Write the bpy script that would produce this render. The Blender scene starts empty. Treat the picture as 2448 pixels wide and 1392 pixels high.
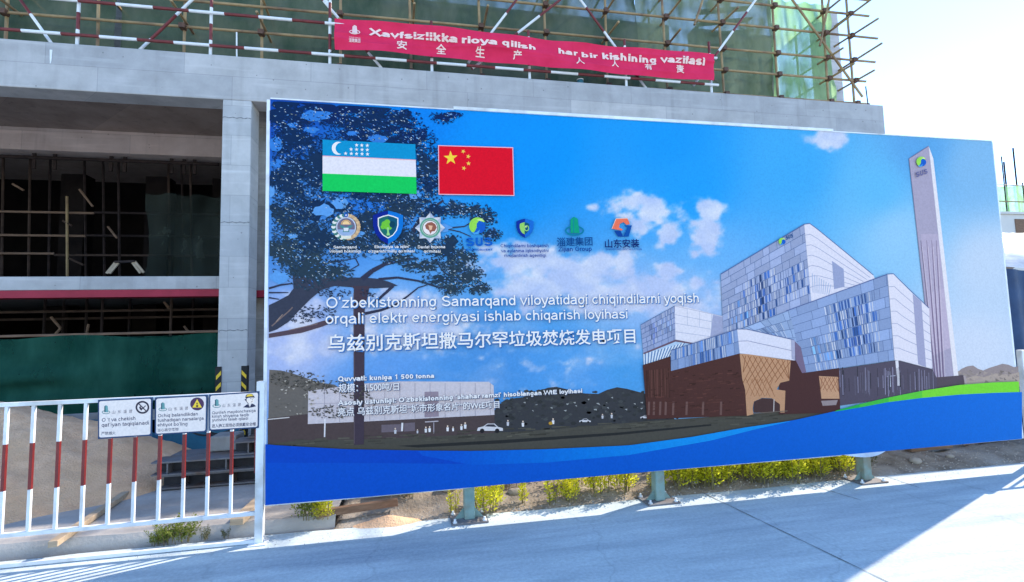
import bpy, math, random
import numpy as np
from mathutils import Vector, Matrix

random.seed(7)
SC = bpy.context.scene
COL = SC.collection
RAD = math.radians

# ------------------------------------------------------------------ camera
PW, PH, FPX, EYE = 2448, 1392, 1200.0, 1.6
ROLL, PITCH, YAW = RAD(1.40), RAD(4.48), RAD(11.3)
_F = np.array([math.sin(YAW) * math.cos(PITCH), math.cos(YAW) * math.cos(PITCH), math.sin(PITCH)])
_R0 = np.array([math.cos(YAW), -math.sin(YAW), 0.0])
_U0 = np.cross(_R0, _F)
_R = _R0 * math.cos(ROLL) - _U0 * math.sin(ROLL)
_U = _U0 * math.cos(ROLL) + _R0 * math.sin(ROLL)
CAM = np.array([0.0, 0.0, EYE])
cam_data = bpy.data.cameras.new('camera')
cam = bpy.data.objects.new('camera', cam_data)
COL.objects.link(cam)
cam_data.sensor_fit = 'HORIZONTAL'
cam_data.sensor_width = 36.0
cam_data.lens = 36.0 * FPX / PW
cam_data.clip_start = 0.05
cam_data.clip_end = 2000
m = Matrix.Identity(4)
for i in range(3):
    m[i][0], m[i][1], m[i][2], m[i][3] = _R[i], _U[i], -_F[i], CAM[i]
cam.matrix_world = m
SC.camera = cam

# ------------------------------------------------------------------ daylight
SUN_EL, SUN_AZ = RAD(38.0), math.atan2(0.925, 0.38)      # azimuth clockwise from +Y
world = bpy.data.worlds.new('World')
SC.world = world
world.use_nodes = True
wn = world.node_tree
bg = wn.nodes['Background']
sky = wn.nodes.new('ShaderNodeTexSky')
sky.sky_type = 'NISHITA'
sky.sun_disc = False
sky.sun_elevation = SUN_EL
sky.sun_rotation = SUN_AZ
sky.air_density = 1.0
sky.dust_density = 0.0
sky.ozone_density = 4.0
wn.links.new(sky.outputs[0], bg.inputs[0])
bg.inputs[1].default_value = 0.13
sun_data = bpy.data.lights.new('sun', 'SUN')
sun_data.energy = 2.35
sun_data.angle = RAD(0.55)
sun_data.color = (1.0, 0.90, 0.76)
sun = bpy.data.objects.new('sun', sun_data)
COL.objects.link(sun)
sdir = Vector((math.sin(SUN_AZ) * math.cos(SUN_EL), math.cos(SUN_AZ) * math.cos(SUN_EL), math.sin(SUN_EL)))
sun.rotation_euler = sdir.to_track_quat('Z', 'Y').to_euler()
sun.location = (20, 10, 25)
SC.view_settings.view_transform = 'Standard'
SC.view_settings.look = 'None'
SC.view_settings.exposure = 1.90
SC.view_settings.gamma = 1.0
SC.view_settings.use_curve_mapping = False

# ------------------------------------------------------------------ measuring the photograph
def ray(x, y):
    return _F * FPX + _R * (x - PW / 2) - _U * (y - PH / 2)
def on_z(x, y, Z=0.0):
    d = ray(x, y); return Vector(CAM + d * ((Z - EYE) / d[2]))
def on_y(x, y, Y):
    d = ray(x, y); return Vector(CAM + d * (Y / d[1]))
SB = 8.2 / 9.0
def B(x, y, z):                      # building units -> metres
    return Vector((x * SB, y * SB, EYE + (z - EYE) * SB))
def BX(x): return x * SB
def BY(y): return y * SB
def BZ(z): return EYE + (z - EYE) * SB

def lin(c):
    return tuple(((v / 255) / 12.92 if v / 255 <= 0.04045 else ((v / 255 + 0.055) / 1.055) ** 2.4) for v in c)

# ------------------------------------------------------------------ materials
def nd(nt, typ, **kw):
    n = nt.nodes.new(typ)
    for k, v in kw.items():
        setattr(n, k, v)
    return n
def base_mat(name, rough=0.8, spec=0.3):
    m = bpy.data.materials.new(name)
    m.use_nodes = True
    b = m.node_tree.nodes['Principled BSDF']
    b.inputs['Roughness'].default_value = rough
    b.inputs['Specular IOR Level'].default_value = spec
    return m, m.node_tree, b
def noise_mat(name, c1, c2, scale=4.0, rough=0.8, spec=0.3, detail=8.0, bump=0.0, bscale=40.0, stretch=(1, 1, 1), metal=0.0, c3=None, scale3=0.7, contrast=0.25):
    m, nt, b = base_mat(name, rough, spec)
    tc = nd(nt, 'ShaderNodeTexCoord')
    mp = nd(nt, 'ShaderNodeMapping')
    mp.inputs['Scale'].default_value = stretch
    nt.links.new(tc.outputs['Object'], mp.inputs[0])
    n1 = nd(nt, 'ShaderNodeTexNoise')
    n1.inputs['Scale'].default_value = scale
    n1.inputs['Detail'].default_value = detail
    n1.inputs['Roughness'].default_value = 0.62
    nt.links.new(mp.outputs[0], n1.inputs['Vector'])
    r = nd(nt, 'ShaderNodeValToRGB')
    r.color_ramp.elements[0].position = 0.5 - contrast
    r.color_ramp.elements[1].position = 0.5 + contrast
    r.color_ramp.elements[0].color = (*c1, 1)
    r.color_ramp.elements[1].color = (*c2, 1)
    nt.links.new(n1.outputs['Fac'], r.inputs[0])
    out = r.outputs[0]
    if c3 is not None:
        n3 = nd(nt, 'ShaderNodeTexNoise')
        n3.inputs['Scale'].default_value = scale3
        n3.inputs['Detail'].default_value = 5
        nt.links.new(mp.outputs[0], n3.inputs['Vector'])
        rr = nd(nt, 'ShaderNodeValToRGB')
        rr.color_ramp.elements[0].position = 0.48
        rr.color_ramp.elements[1].position = 0.68
        nt.links.new(n3.outputs['Fac'], rr.inputs[0])
        mx = nd(nt, 'ShaderNodeMix', data_type='RGBA')
        nt.links.new(rr.outputs[0], mx.inputs[0])
        nt.links.new(out, mx.inputs[6])
        mx.inputs[7].default_value = (*c3, 1)
        out = mx.outputs[2]
    nt.links.new(out, b.inputs['Base Color'])
    b.inputs['Metallic'].default_value = metal
    if bump > 0:
        n2 = nd(nt, 'ShaderNodeTexNoise')
        n2.inputs['Scale'].default_value = bscale
        n2.inputs['Detail'].default_value = 6
        nt.links.new(tc.outputs['Object'], n2.inputs['Vector'])
        bp = nd(nt, 'ShaderNodeBump')
        bp.inputs['Strength'].default_value = bump
        bp.inputs['Distance'].default_value = 0.02
        nt.links.new(n2.outputs['Fac'], bp.inputs['Height'])
        nt.links.new(bp.outputs[0], b.inputs['Normal'])
    return m

def concrete_mat(name, c1, c2, stain, board=True, joint=1.0):
    """Cast concrete: cloudy tone, drip stains, faint shutter-board lines."""
    m, nt, b = base_mat(name, 0.85, 0.25)
    tc = nd(nt, 'ShaderNodeTexCoord')
    n1 = nd(nt, 'ShaderNodeTexNoise'); n1.inputs['Scale'].default_value = 2.3; n1.inputs['Detail'].default_value = 10; n1.inputs['Roughness'].default_value = 0.65
    nt.links.new(tc.outputs['Object'], n1.inputs['Vector'])
    r = nd(nt, 'ShaderNodeValToRGB')
    r.color_ramp.elements[0].position = 0.32; r.color_ramp.elements[1].position = 0.68
    r.color_ramp.elements[0].color = (*c1, 1); r.color_ramp.elements[1].color = (*c2, 1)
    nt.links.new(n1.outputs['Fac'], r.inputs[0])
    out = r.outputs[0]
    mp = nd(nt, 'ShaderNodeMapping'); mp.inputs['Scale'].default_value = (5.0, 5.0, 0.45)
    nt.links.new(tc.outputs['Object'], mp.inputs[0])
    n2 = nd(nt, 'ShaderNodeTexNoise'); n2.inputs['Scale'].default_value = 1.2; n2.inputs['Detail'].default_value = 7
    nt.links.new(mp.outputs[0], n2.inputs['Vector'])
    r2 = nd(nt, 'ShaderNodeValToRGB'); r2.color_ramp.elements[0].position = 0.55; r2.color_ramp.elements[1].position = 0.78
    r2.color_ramp.elements[1].color = (0.55, 0.55, 0.55, 1)
    nt.links.new(n2.outputs['Fac'], r2.inputs[0])
    mx = nd(nt, 'ShaderNodeMix', data_type='RGBA')
    nt.links.new(r2.outputs[0], mx.inputs[0]); nt.links.new(out, mx.inputs[6]); mx.inputs[7].default_value = (*stain, 1)
    out = mx.outputs[2]
    # horizontal smears
    mp3 = nd(nt, 'ShaderNodeMapping'); mp3.inputs['Scale'].default_value = (0.5, 0.5, 7.0)
    nt.links.new(tc.outputs['Object'], mp3.inputs[0])
    n3 = nd(nt, 'ShaderNodeTexNoise'); n3.inputs['Scale'].default_value = 1.5; n3.inputs['Detail'].default_value = 8
    nt.links.new(mp3.outputs[0], n3.inputs['Vector'])
    r3 = nd(nt, 'ShaderNodeValToRGB'); r3.color_ramp.elements[0].position = 0.56; r3.color_ramp.elements[1].position = 0.72
    r3.color_ramp.elements[1].color = (0.45, 0.45, 0.45, 1)
    nt.links.new(n3.outputs['Fac'], r3.inputs[0])
    mx3 = nd(nt, 'ShaderNodeMix', data_type='RGBA')
    nt.links.new(r3.outputs[0], mx3.inputs[0]); nt.links.new(out, mx3.inputs[6])
    mx3.inputs[7].default_value = (min(1, c2[0] * 1.25), min(1, c2[1] * 1.25), min(1, c2[2] * 1.25), 1)
    out = mx3.outputs[2]
    # shuttering panels: each board cast a slightly different tone, thin fins between them
    sx = nd(nt, 'ShaderNodeSeparateXYZ'); nt.links.new(tc.outputs['Object'], sx.inputs[0])
    sm = nd(nt, 'ShaderNodeMath', operation='ADD'); nt.links.new(sx.outputs[0], sm.inputs[0]); nt.links.new(sx.outputs[1], sm.inputs[1])
    cx_ = nd(nt, 'ShaderNodeCombineXYZ'); nt.links.new(sm.outputs[0], cx_.inputs[0]); nt.links.new(sx.outputs[2], cx_.inputs[1])
    bk = nd(nt, 'ShaderNodeTexBrick'); bk.offset = 0.37; bk.inputs['Scale'].default_value = 1.0
    bk.inputs['Brick Width'].default_value = 1.83; bk.inputs['Row Height'].default_value = 0.47; bk.inputs['Mortar Size'].default_value = 0.006; bk.inputs['Mortar Smooth'].default_value = 0.6
    bk.inputs['Color1'].default_value = (0.86, 0.87, 0.89, 1); bk.inputs['Color2'].default_value = (1.09, 1.07, 1.05, 1); bk.inputs['Mortar'].default_value = (0.74, 0.74, 0.75, 1)
    nt.links.new(cx_.outputs[0], bk.inputs['Vector'])
    mb_ = nd(nt, 'ShaderNodeMix', data_type='RGBA', blend_type='MULTIPLY'); mb_.inputs[0].default_value = joint
    nt.links.new(out, mb_.inputs[6]); nt.links.new(bk.outputs['Color'], mb_.inputs[7]); out = mb_.outputs[2]
    # pinholes
    v = nd(nt, 'ShaderNodeTexVoronoi'); v.inputs['Scale'].default_value = 5.5
    nt.links.new(tc.outputs['Object'], v.inputs['Vector'])
    lt = nd(nt, 'ShaderNodeMath', operation='LESS_THAN'); lt.inputs[1].default_value = 0.07
    nt.links.new(v.outputs['Distance'], lt.inputs[0])
    ms = nd(nt, 'ShaderNodeMath', operation='MULTIPLY'); ms.inputs[1].default_value = 0.55
    nt.links.new(lt.outputs[0], ms.inputs[0])
    mx4 = nd(nt, 'ShaderNodeMix', data_type='RGBA')
    nt.links.new(ms.outputs[0], mx4.inputs[0]); nt.links.new(out, mx4.inputs[6]); mx4.inputs[7].default_value = (*[s * 0.5 for s in stain], 1)
    out = mx4.outputs[2]
    nt.links.new(out, b.inputs['Base Color'])
    nb = nd(nt, 'ShaderNodeTexNoise'); nb.inputs['Scale'].default_value = 14; nb.inputs['Detail'].default_value = 8
    nt.links.new(tc.outputs['Object'], nb.inputs['Vector'])
    bp = nd(nt, 'ShaderNodeBump'); bp.inputs['Strength'].default_value = 0.35; bp.inputs['Distance'].default_value = 0.012
    nt.links.new(nb.outputs['Fac'], bp.inputs['Height']); nt.links.new(bp.outputs[0], b.inputs['Normal'])
    return m

def net_mat(name, c1, c2, see=0.25, trans=0.5):
    m = bpy.data.materials.new(name); m.use_nodes = True
    nt = m.node_tree; nt.nodes.clear()
    o = nd(nt, 'ShaderNodeOutputMaterial')
    tc = nd(nt, 'ShaderNodeTexCoord')
    n1 = nd(nt, 'ShaderNodeTexNoise'); n1.inputs['Scale'].default_value = 0.9; n1.inputs['Detail'].default_value = 9; n1.inputs['Roughness'].default_value = 0.65
    mp = nd(nt, 'ShaderNodeMapping'); mp.inputs['Scale'].default_value = (1.6, 1, 0.8)
    nt.links.new(tc.outputs['Object'], mp.inputs[0]); nt.links.new(mp.outputs[0], n1.inputs['Vector'])
    r = nd(nt, 'ShaderNodeValToRGB'); r.color_ramp.elements[0].position = 0.33; r.color_ramp.elements[1].position = 0.67
    r.color_ramp.elements[0].color = (*c1, 1); r.color_ramp.elements[1].color = (*c2, 1)
    nt.links.new(n1.outputs['Fac'], r.inputs[0])
    d = nd(nt, 'ShaderNodeBsdfDiffuse'); t = nd(nt, 'ShaderNodeBsdfTranslucent'); tr = nd(nt, 'ShaderNodeBsdfTransparent')
    nt.links.new(r.outputs[0], d.inputs[0]); nt.links.new(r.outputs[0], t.inputs[0])
    m1 = nd(nt, 'ShaderNodeMixShader'); m1.inputs[0].default_value = trans
    nt.links.new(d.outputs[0], m1.inputs[1]); nt.links.new(t.outputs[0], m1.inputs[2])
    m2 = nd(nt, 'ShaderNodeMixShader')
    # weave density varies with the folds
    n2 = nd(nt, 'ShaderNodeTexNoise'); n2.inputs['Scale'].default_value = 2.2; n2.inputs['Detail'].default_value = 4
    nt.links.new(mp.outputs[0], n2.inputs['Vector'])
    mr = nd(nt, 'ShaderNodeMapRange'); mr.inputs[1].default_value = 0.35; mr.inputs[2].default_value = 0.65
    mr.inputs[3].default_value = max(0, see - 0.12); mr.inputs[4].default_value = see + 0.12
    nt.links.new(n2.outputs['Fac'], mr.inputs[0]); nt.links.new(mr.outputs[0], m2.inputs[0])
    nt.links.new(m1.outputs[0], m2.inputs[1]); nt.links.new(tr.outputs[0], m2.inputs[2])
    nt.links.new(m2.outputs[0], o.inputs[0])
    return m

def leaf_mat(name, c1, c2):
    m = bpy.data.materials.new(name); m.use_nodes = True
    nt = m.node_tree; nt.nodes.clear()
    o = nd(nt, 'ShaderNodeOutputMaterial')
    tc = nd(nt, 'ShaderNodeTexCoord')
    n1 = nd(nt, 'ShaderNodeTexNoise'); n1.inputs['Scale'].default_value = 14; n1.inputs['Detail'].default_value = 4
    nt.links.new(tc.outputs['Object'], n1.inputs['Vector'])
    r = nd(nt, 'ShaderNodeValToRGB'); r.color_ramp.elements[0].position = 0.35; r.color_ramp.elements[1].position = 0.65
    r.color_ramp.elements[0].color = (*c1, 1); r.color_ramp.elements[1].color = (*c2, 1)
    nt.links.new(n1.outputs['Fac'], r.inputs[0])
    d = nd(nt, 'ShaderNodeBsdfDiffuse'); t = nd(nt, 'ShaderNodeBsdfTranslucent')
    nt.links.new(r.outputs[0], d.inputs[0]); nt.links.new(r.outputs[0], t.inputs[0])
    m1 = nd(nt, 'ShaderNodeMixShader'); m1.inputs[0].default_value = 0.52
    nt.links.new(d.outputs[0], m1.inputs[1]); nt.links.new(t.outputs[0], m1.inputs[2]); nt.links.new(m1.outputs[0], o.inputs[0])
    return m

def print_mat(name, rough=0.6, spec=0.06):
    m, nt, b = base_mat(name, rough, spec)
    a = nd(nt, 'ShaderNodeVertexColor'); a.layer_name = 'ink'
    # faint vinyl weave / scuffing so that flat ink is never perfectly flat
    tc = nd(nt, 'ShaderNodeTexCoord')
    n = nd(nt, 'ShaderNodeTexNoise'); n.inputs['Scale'].default_value = 55; n.inputs['Detail'].default_value = 4
    nt.links.new(tc.outputs['Object'], n.inputs['Vector'])
    mr = nd(nt, 'ShaderNodeMapRange'); mr.inputs[1].default_value = 0.3; mr.inputs[2].default_value = 0.7; mr.inputs[3].default_value = 0.93; mr.inputs[4].default_value = 1.07
    nt.links.new(n.outputs['Fac'], mr.inputs[0])
    mu = nd(nt, 'ShaderNodeVectorMath', operation='SCALE')
    nt.links.new(a.outputs[0], mu.inputs[0]); nt.links.new(mr.outputs[0], mu.inputs['Scale'])
    nt.links.new(mu.outputs[0], b.inputs['Base Color'])
    return m

def road_mat():
    """Floated concrete: broad mottling, broom streaks, dust speckle, damp stains, tyre smears, hair cracks."""
    m, nt, b = base_mat('road_concrete', 0.86, 0.2)
    tc = nd(nt, 'ShaderNodeTexCoord')
    def noise(scale, stretch, detail=8, rough=.6):
        mp = nd(nt, 'ShaderNodeMapping'); mp.inputs['Scale'].default_value = stretch; mp.inputs['Rotation'].default_value = (0, 0, 0.06)
        nt.links.new(tc.outputs['Object'], mp.inputs[0])
        n = nd(nt, 'ShaderNodeTexNoise'); n.inputs['Scale'].default_value = scale; n.inputs['Detail'].default_value = detail; n.inputs['Roughness'].default_value = rough
        nt.links.new(mp.outputs[0], n.inputs['Vector']); return n.outputs['Fac']
    def ramp(fac, p0, p1, c0, c1):
        r = nd(nt, 'ShaderNodeValToRGB'); r.color_ramp.elements[0].position = p0; r.color_ramp.elements[1].position = p1
        r.color_ramp.elements[0].color = (*c0, 1); r.color_ramp.elements[1].color = (*c1, 1); nt.links.new(fac, r.inputs[0]); return r.outputs[0]
    def mult(a, bb, f=1.0):
        x = nd(nt, 'ShaderNodeMix', data_type='RGBA', blend_type='MULTIPLY'); x.inputs[0].default_value = f
        nt.links.new(a, x.inputs[6]); nt.links.new(bb, x.inputs[7]); return x.outputs[2]
    c = ramp(noise(1.1, (.7, 1.3, 1), 12, .68), .3, .7, (0.42, 0.47, 0.48), (0.56, 0.615, 0.615))
    c = mult(c, ramp(noise(2.6, (.35, 3.2, 1), 9), .38, .62, (.86, .86, .88), (1.04, 1.04, 1.03)))
    c = mult(c, ramp(noise(38, (1, 1, 1), 6, .75), .34, .66, (.84, .84, .84), (1.12, 1.12, 1.12)))
    c = mult(c, ramp(noise(.75, (.28, 2.3, 1), 7), .56, .70, (1, 1, 1), (.70, .73, .78)))
    c = mult(c, ramp(noise(150, (1, 1, 1), 2), .66, .74, (1, 1, 1), (.62, .62, .62)))
    v = nd(nt, 'ShaderNodeTexVoronoi', feature='DISTANCE_TO_EDGE'); v.inputs['Scale'].default_value = .55
    w = nd(nt, 'ShaderNodeMapping'); nt.links.new(tc.outputs['Object'], w.inputs[0])
    wn_ = nd(nt, 'ShaderNodeTexNoise'); wn_.inputs['Scale'].default_value = 3.5; wn_.inputs['Detail'].default_value = 6; nt.links.new(tc.outputs['Object'], wn_.inputs['Vector'])
    va = nd(nt, 'ShaderNodeVectorMath', operation='MULTIPLY_ADD'); va.inputs[1].default_value = (.35, .35, 0); nt.links.new(wn_.outputs['Color'], va.inputs[0]); nt.links.new(w.outputs[0], va.inputs[2])
    nt.links.new(va.outputs[0], v.inputs['Vector'])
    c = mult(c, ramp(v.outputs['Distance'], .0, .006, (.72, .72, .73), (1, 1, 1)), .55)
    nt.links.new(c, b.inputs['Base Color'])
    bp = nd(nt, 'ShaderNodeBump'); bp.inputs['Strength'].default_value = .22; bp.inputs['Distance'].default_value = .01
    nt.links.new(noise(45, (1, 1, 1), 7, .7), bp.inputs['Height']); nt.links.new(bp.outputs[0], b.inputs['Normal'])
    return m

M = {}
M['road'] = road_mat()
M['joint'] = noise_mat('joint_fill', (0.10, 0.11, 0.12), (0.20, 0.21, 0.22), 30)
M['dirt'] = noise_mat('dirt', (0.13, 0.10, 0.075), (0.34, 0.285, 0.23), 5, 0.95, 0.1, 12, 0.8, 35, c3=(0.38, 0.33, 0.28), scale3=1.5)
M['sand'] = noise_mat('sand', (0.56, 0.32, 0.185), (0.80, 0.51, 0.315), 9, 0.95, 0.1, 12, 0.7, 60, c3=(0.64, 0.39, 0.225), scale3=2.0)
M['yard'] = noise_mat('yard_concrete', (0.33, 0.30, 0.275), (0.50, 0.46, 0.42), 3, 0.9, 0.2, 10, 0.3, 40, c3=(0.3, 0.265, 0.235), scale3=1.2)
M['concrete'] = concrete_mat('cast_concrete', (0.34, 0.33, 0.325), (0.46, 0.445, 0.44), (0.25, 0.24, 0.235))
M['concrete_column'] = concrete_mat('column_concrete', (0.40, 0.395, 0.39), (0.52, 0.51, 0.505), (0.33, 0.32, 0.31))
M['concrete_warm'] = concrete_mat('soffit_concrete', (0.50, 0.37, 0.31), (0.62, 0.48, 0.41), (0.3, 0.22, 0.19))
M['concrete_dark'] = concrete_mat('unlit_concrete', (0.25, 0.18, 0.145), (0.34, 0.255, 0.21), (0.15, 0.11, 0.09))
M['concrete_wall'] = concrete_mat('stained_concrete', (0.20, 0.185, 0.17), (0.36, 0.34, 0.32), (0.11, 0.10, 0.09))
M['concrete_deep'] = noise_mat('deep_shade_concrete', (0.007, 0.005, 0.005), (0.024, 0.018, 0.016), 2.5, 0.95, 0.05)  # inner concrete, the shade inside put into its colour
M['concrete_pale'] = concrete_mat('upper_concrete', (0.5, 0.49, 0.5), (0.62, 0.6, 0.61), (0.4, 0.39, 0.39))
M['interior'] = noise_mat('unlit_interior', (0.004, 0.003, 0.003), (0.012, 0.009, 0.008), 2.0, 0.95, 0.05)  # darkness of the enclosed floors put into a near-black colour
M['red_paint'] = noise_mat('crimson_paint', (0.25, 0.01, 0.025), (0.36, 0.02, 0.045), 3, 0.6, 0.3)
M['pole_red'] = noise_mat('pole_red', (0.10, 0.012, 0.012), (0.20, 0.03, 0.028), 12, 0.5, 0.4)
M['pole_white'] = noise_mat('pole_white', (0.62, 0.62, 0.62), (0.8, 0.8, 0.79), 9, 0.5, 0.4)
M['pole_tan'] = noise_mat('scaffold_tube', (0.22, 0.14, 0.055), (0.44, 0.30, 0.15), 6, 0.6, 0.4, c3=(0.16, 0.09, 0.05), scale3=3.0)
M['pole_brown'] = noise_mat('shaded_brown_tube', (0.03, 0.018, 0.014), (0.085, 0.052, 0.038), 7, 0.8, 0.2)  # brown tube, darkened in colour for the unlit inside
M['pole_dark'] = noise_mat('rusty_shaded_tube', (0.012, 0.008, 0.008), (0.045, 0.028, 0.024), 7, 0.8, 0.2)  # rust brown, with the interior's darkness put into the colour
M['coupler'] = noise_mat('coupler_iron', (0.06, 0.03, 0.02), (0.16, 0.08, 0.05), 20, 0.7, 0.4)
M['net_dark'] = net_mat('green_net_grimy', (0.040, 0.074, 0.046), (0.135, 0.155, 0.108), 0.05, 0.10)
M['net_light'] = net_mat('green_net_backlit', (0.26, 0.50, 0.22), (0.44, 0.66, 0.36), 0.10, 0.65)  # brighter green, light from behind put into the net colour
M['net_mid'] = net_mat('green_net_dusty', (0.11, 0.15, 0.09), (0.21, 0.25, 0.165), 0.07, 0.18)
M['net_low'] = net_mat('green_net_deep', (0.006, 0.046, 0.032), (0.030, 0.115, 0.080), 0.05, 0.25)
M['net_inner'] = net_mat('net_inside', (0.03, 0.04, 0.035), (0.11, 0.13, 0.11), 0.3, 0.5)
M['banner'] = noise_mat('banner_cloth', (0.62, 0.018, 0.07), (0.74, 0.03, 0.10), 4, 0.7, 0.15, bump=0.12, bscale=14)
M['web'] = noise_mat('shadowy_steel', (0.02, 0.02, 0.024), (0.06, 0.055, 0.06), 9, 0.7, 0.2)
M['white_metal'] = noise_mat('white_enamel', (0.62, 0.62, 0.63), (0.78, 0.78, 0.78), 6, 0.45, 0.4, c3=(0.50, 0.48, 0.45), scale3=5)
M['fence_red'] = noise_mat('fence_red', (0.12, 0.009, 0.010), (0.21, 0.018, 0.016), 10, 0.45, 0.45)
M['post_green'] = noise_mat('post_paint', (0.14, 0.22, 0.195), (0.26, 0.36, 0.32), 8, 0.6, 0.4, c3=(0.22, 0.16, 0.10), scale3=5)
M['steel'] = noise_mat('primer_steel', (0.10, 0.095, 0.10), (0.20, 0.19, 0.20), 8, 0.55, 0.4, c3=(0.13, 0.085, 0.065), scale3=4)
M['wood'] = noise_mat('timber', (0.30, 0.22, 0.15), (0.48, 0.37, 0.26), 5, 0.8, 0.2, stretch=(1, 8, 8))
M['wood_old'] = noise_mat('old_timber', (0.13, 0.075, 0.05), (0.27, 0.17, 0.115), 5, 0.85, 0.2, stretch=(1, 8, 8))
M['rubber'] = noise_mat('cable_rubber', (0.008, 0.008, 0.009), (0.02, 0.02, 0.022), 9, 0.5, 0.3)
M['black'] = noise_mat('guard_black', (0.010, 0.010, 0.011), (0.02, 0.02, 0.02), 9, 0.6, 0.3)
M['yellow'] = noise_mat('guard_yellow', (0.75, 0.47, 0.02), (0.85, 0.55, 0.04), 9, 0.5, 0.3)
M['tarp_blue'] = noise_mat('tarp_blue', (0.008, 0.025, 0.07), (0.03, 0.07, 0.16), 2.5, 0.6, 0.3, bump=0.5, bscale=5)
M['tarp_teal'] = noise_mat('tarp_teal', (0.01, 0.07, 0.11), (0.025, 0.13, 0.18), 2.5, 0.6, 0.3, bump=0.4, bscale=6)
M['silver'] = noise_mat('silver_sheet', (0.16, 0.17, 0.19), (0.42, 0.43, 0.45), 3, 0.35, 0.5, stretch=(1, 6, 1), bump=0.4, bscale=9)
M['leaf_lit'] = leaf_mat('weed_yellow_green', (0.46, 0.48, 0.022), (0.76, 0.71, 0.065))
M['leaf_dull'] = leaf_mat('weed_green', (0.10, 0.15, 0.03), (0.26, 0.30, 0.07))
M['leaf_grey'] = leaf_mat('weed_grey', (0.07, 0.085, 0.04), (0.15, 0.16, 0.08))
M['stalk'] = noise_mat('weed_stalk', (0.10, 0.08, 0.03), (0.22, 0.18, 0.08), 9)
M['stone'] = noise_mat('stone', (0.26, 0.22, 0.18), (0.45, 0.40, 0.35), 7, 0.9, 0.2, bump=0.5)
M['print'] = print_mat('printed_vinyl')
M['sign_print'] = print_mat('sign_print', 0.45, 0.3)
M['far_wall'] = noise_mat('pale_render', (0.55, 0.54, 0.51), (0.68, 0.66, 0.62), 0.6, 0.9, 0.1)

# ------------------------------------------------------------------ mesh helpers
class MB:
    def __init__(self):
        self.v, self.f, self.mi = [], [], []
    def add(self, vs, fs, mi=0):
        o = len(self.v)
        self.v += [tuple(p) for p in vs]
        self.f += [tuple(i + o for i in f) for f in fs]
        self.mi += [mi] * len(fs)
        return self
    def box(self, x0, x1, y0, y1, z0, z1, mi=0):
        vs = [(x, y, z) for z in (z0, z1) for y in (y0, y1) for x in (x0, x1)]
        return self.add(vs, [(0, 2, 3, 1), (4, 5, 7, 6), (0, 1, 5, 4), (2, 6, 7, 3), (0, 4, 6, 2), (1, 3, 7, 5)], mi)
    def bar(self, p, q, w, h, mi=0, up=(0, 0, 1)):
        p, q = Vector(p), Vector(q); d = (q - p).normalized(); u = Vector(up)
        s = d.cross(u)
        if s.length < 1e-4: s = d.cross(Vector((0, 1, 0)))
        s.normalize(); t = s.cross(d)
        vs = []
        for c in (p, q):
            for a, b in ((-1, -1), (1, -1), (1, 1), (-1, 1)):
                vs.append(c + s * (a * w / 2) + t * (b * h / 2))
        return self.add(vs, [(0, 1, 2, 3), (7, 6, 5, 4), (0, 4, 5, 1), (1, 5, 6, 2), (2, 6, 7, 3), (3, 7, 4, 0)], mi)
    def tube(self, p, q, r, n=8, mi=0, r2=None, caps=True):
        p, q = Vector(p), Vector(q); d = (q - p).normalized()
        s = d.orthogonal().normalized(); t = d.cross(s)
        r2 = r if r2 is None else r2
        vs = []
        for c, rr in ((p, r), (q, r2)):
            for k in range(n):
                a = 2 * math.pi * k / n
                vs.append(c + s * (math.cos(a) * rr) + t * (math.sin(a) * rr))
        fs = [(k, (k + 1) % n, n + (k + 1) % n, n + k) for k in range(n)]
        if caps: fs += [tuple(range(n - 1, -1, -1)), tuple(range(n, 2 * n))]
        return self.add(vs, fs, mi)
    def path(self, pts, r, n=6, mi=0):
        for a, b in zip(pts[:-1], pts[1:]):
            self.tube(a, b, r, n, mi)
        return self
    def banded(self, p, q, r, seg, n=8, start=0, phase=0.0):
        p, q = Vector(p), Vector(q); L = (q - p).length; d = (q - p) / L
        a = -phase; k = start
        while a < L - 1e-4:
            b = a + seg
            lo, hi = max(a, 0), min(b, L)
            if hi > lo + 1e-4: self.tube(p + d * lo, p + d * hi, r, n, k % 2)
            a = b; k += 1
        return self
    def sheet(self, fn, nu, nv, mi=0):
        vs = [fn(i / nu, j / nv) for j in range(nv + 1) for i in range(nu + 1)]
        w = nu + 1
        return self.add(vs, [(j * w + i, j * w + i + 1, (j + 1) * w + i + 1, (j + 1) * w + i) for j in range(nv) for i in range(nu)], mi)
    def build(self, name, mats, parent=None, smooth=False, loc=None):
        me = bpy.data.meshes.new(name)
        off = Vector(loc) if loc is not None else Vector((0, 0, 0))
        me.from_pydata([tuple(Vector(p) - off) for p in self.v] if loc is not None else self.v, [], self.f)
        if not isinstance(mats, (list, tuple)): mats = [mats]
        for mm in mats: me.materials.append(mm)
        me.polygons.foreach_set('material_index', self.mi)
        if smooth: me.polygons.foreach_set('use_smooth', [True] * len(me.polygons))
        me.update()
        return link(name, me, parent, off)
def link(name, me, parent=None, off=None):
    o = bpy.data.objects.new(name, me); COL.objects.link(o)
    if parent is not None:
        o.parent = parent
        if parent.parent is None and parent.type == 'EMPTY': o.location = -parent.location
        elif parent.parent is None: o.location = -parent.location
    elif off is not None: o.location = off
    return o
def tag(o, label=None, cat=None, group=None, kind=None):
    if label: o['label'] = label
    if cat: o['category'] = cat
    if group: o['group'] = group
    if kind: o['kind'] = kind
    return o
def empty(name, loc, label, cat, group=None):
    o = bpy.data.objects.new(name, None); COL.objects.link(o)
    o.location = loc; o.empty_display_size = 0.2
    return tag(o, label, cat, group)
def children(o): return [c for c in bpy.data.objects if c.parent == o]
def bevel(o, w=0.006, seg=2):
    b = o.modifiers.new('bevel', 'BEVEL'); b.width = w; b.segments = seg; b.limit_method = 'ANGLE'
    return o

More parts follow.
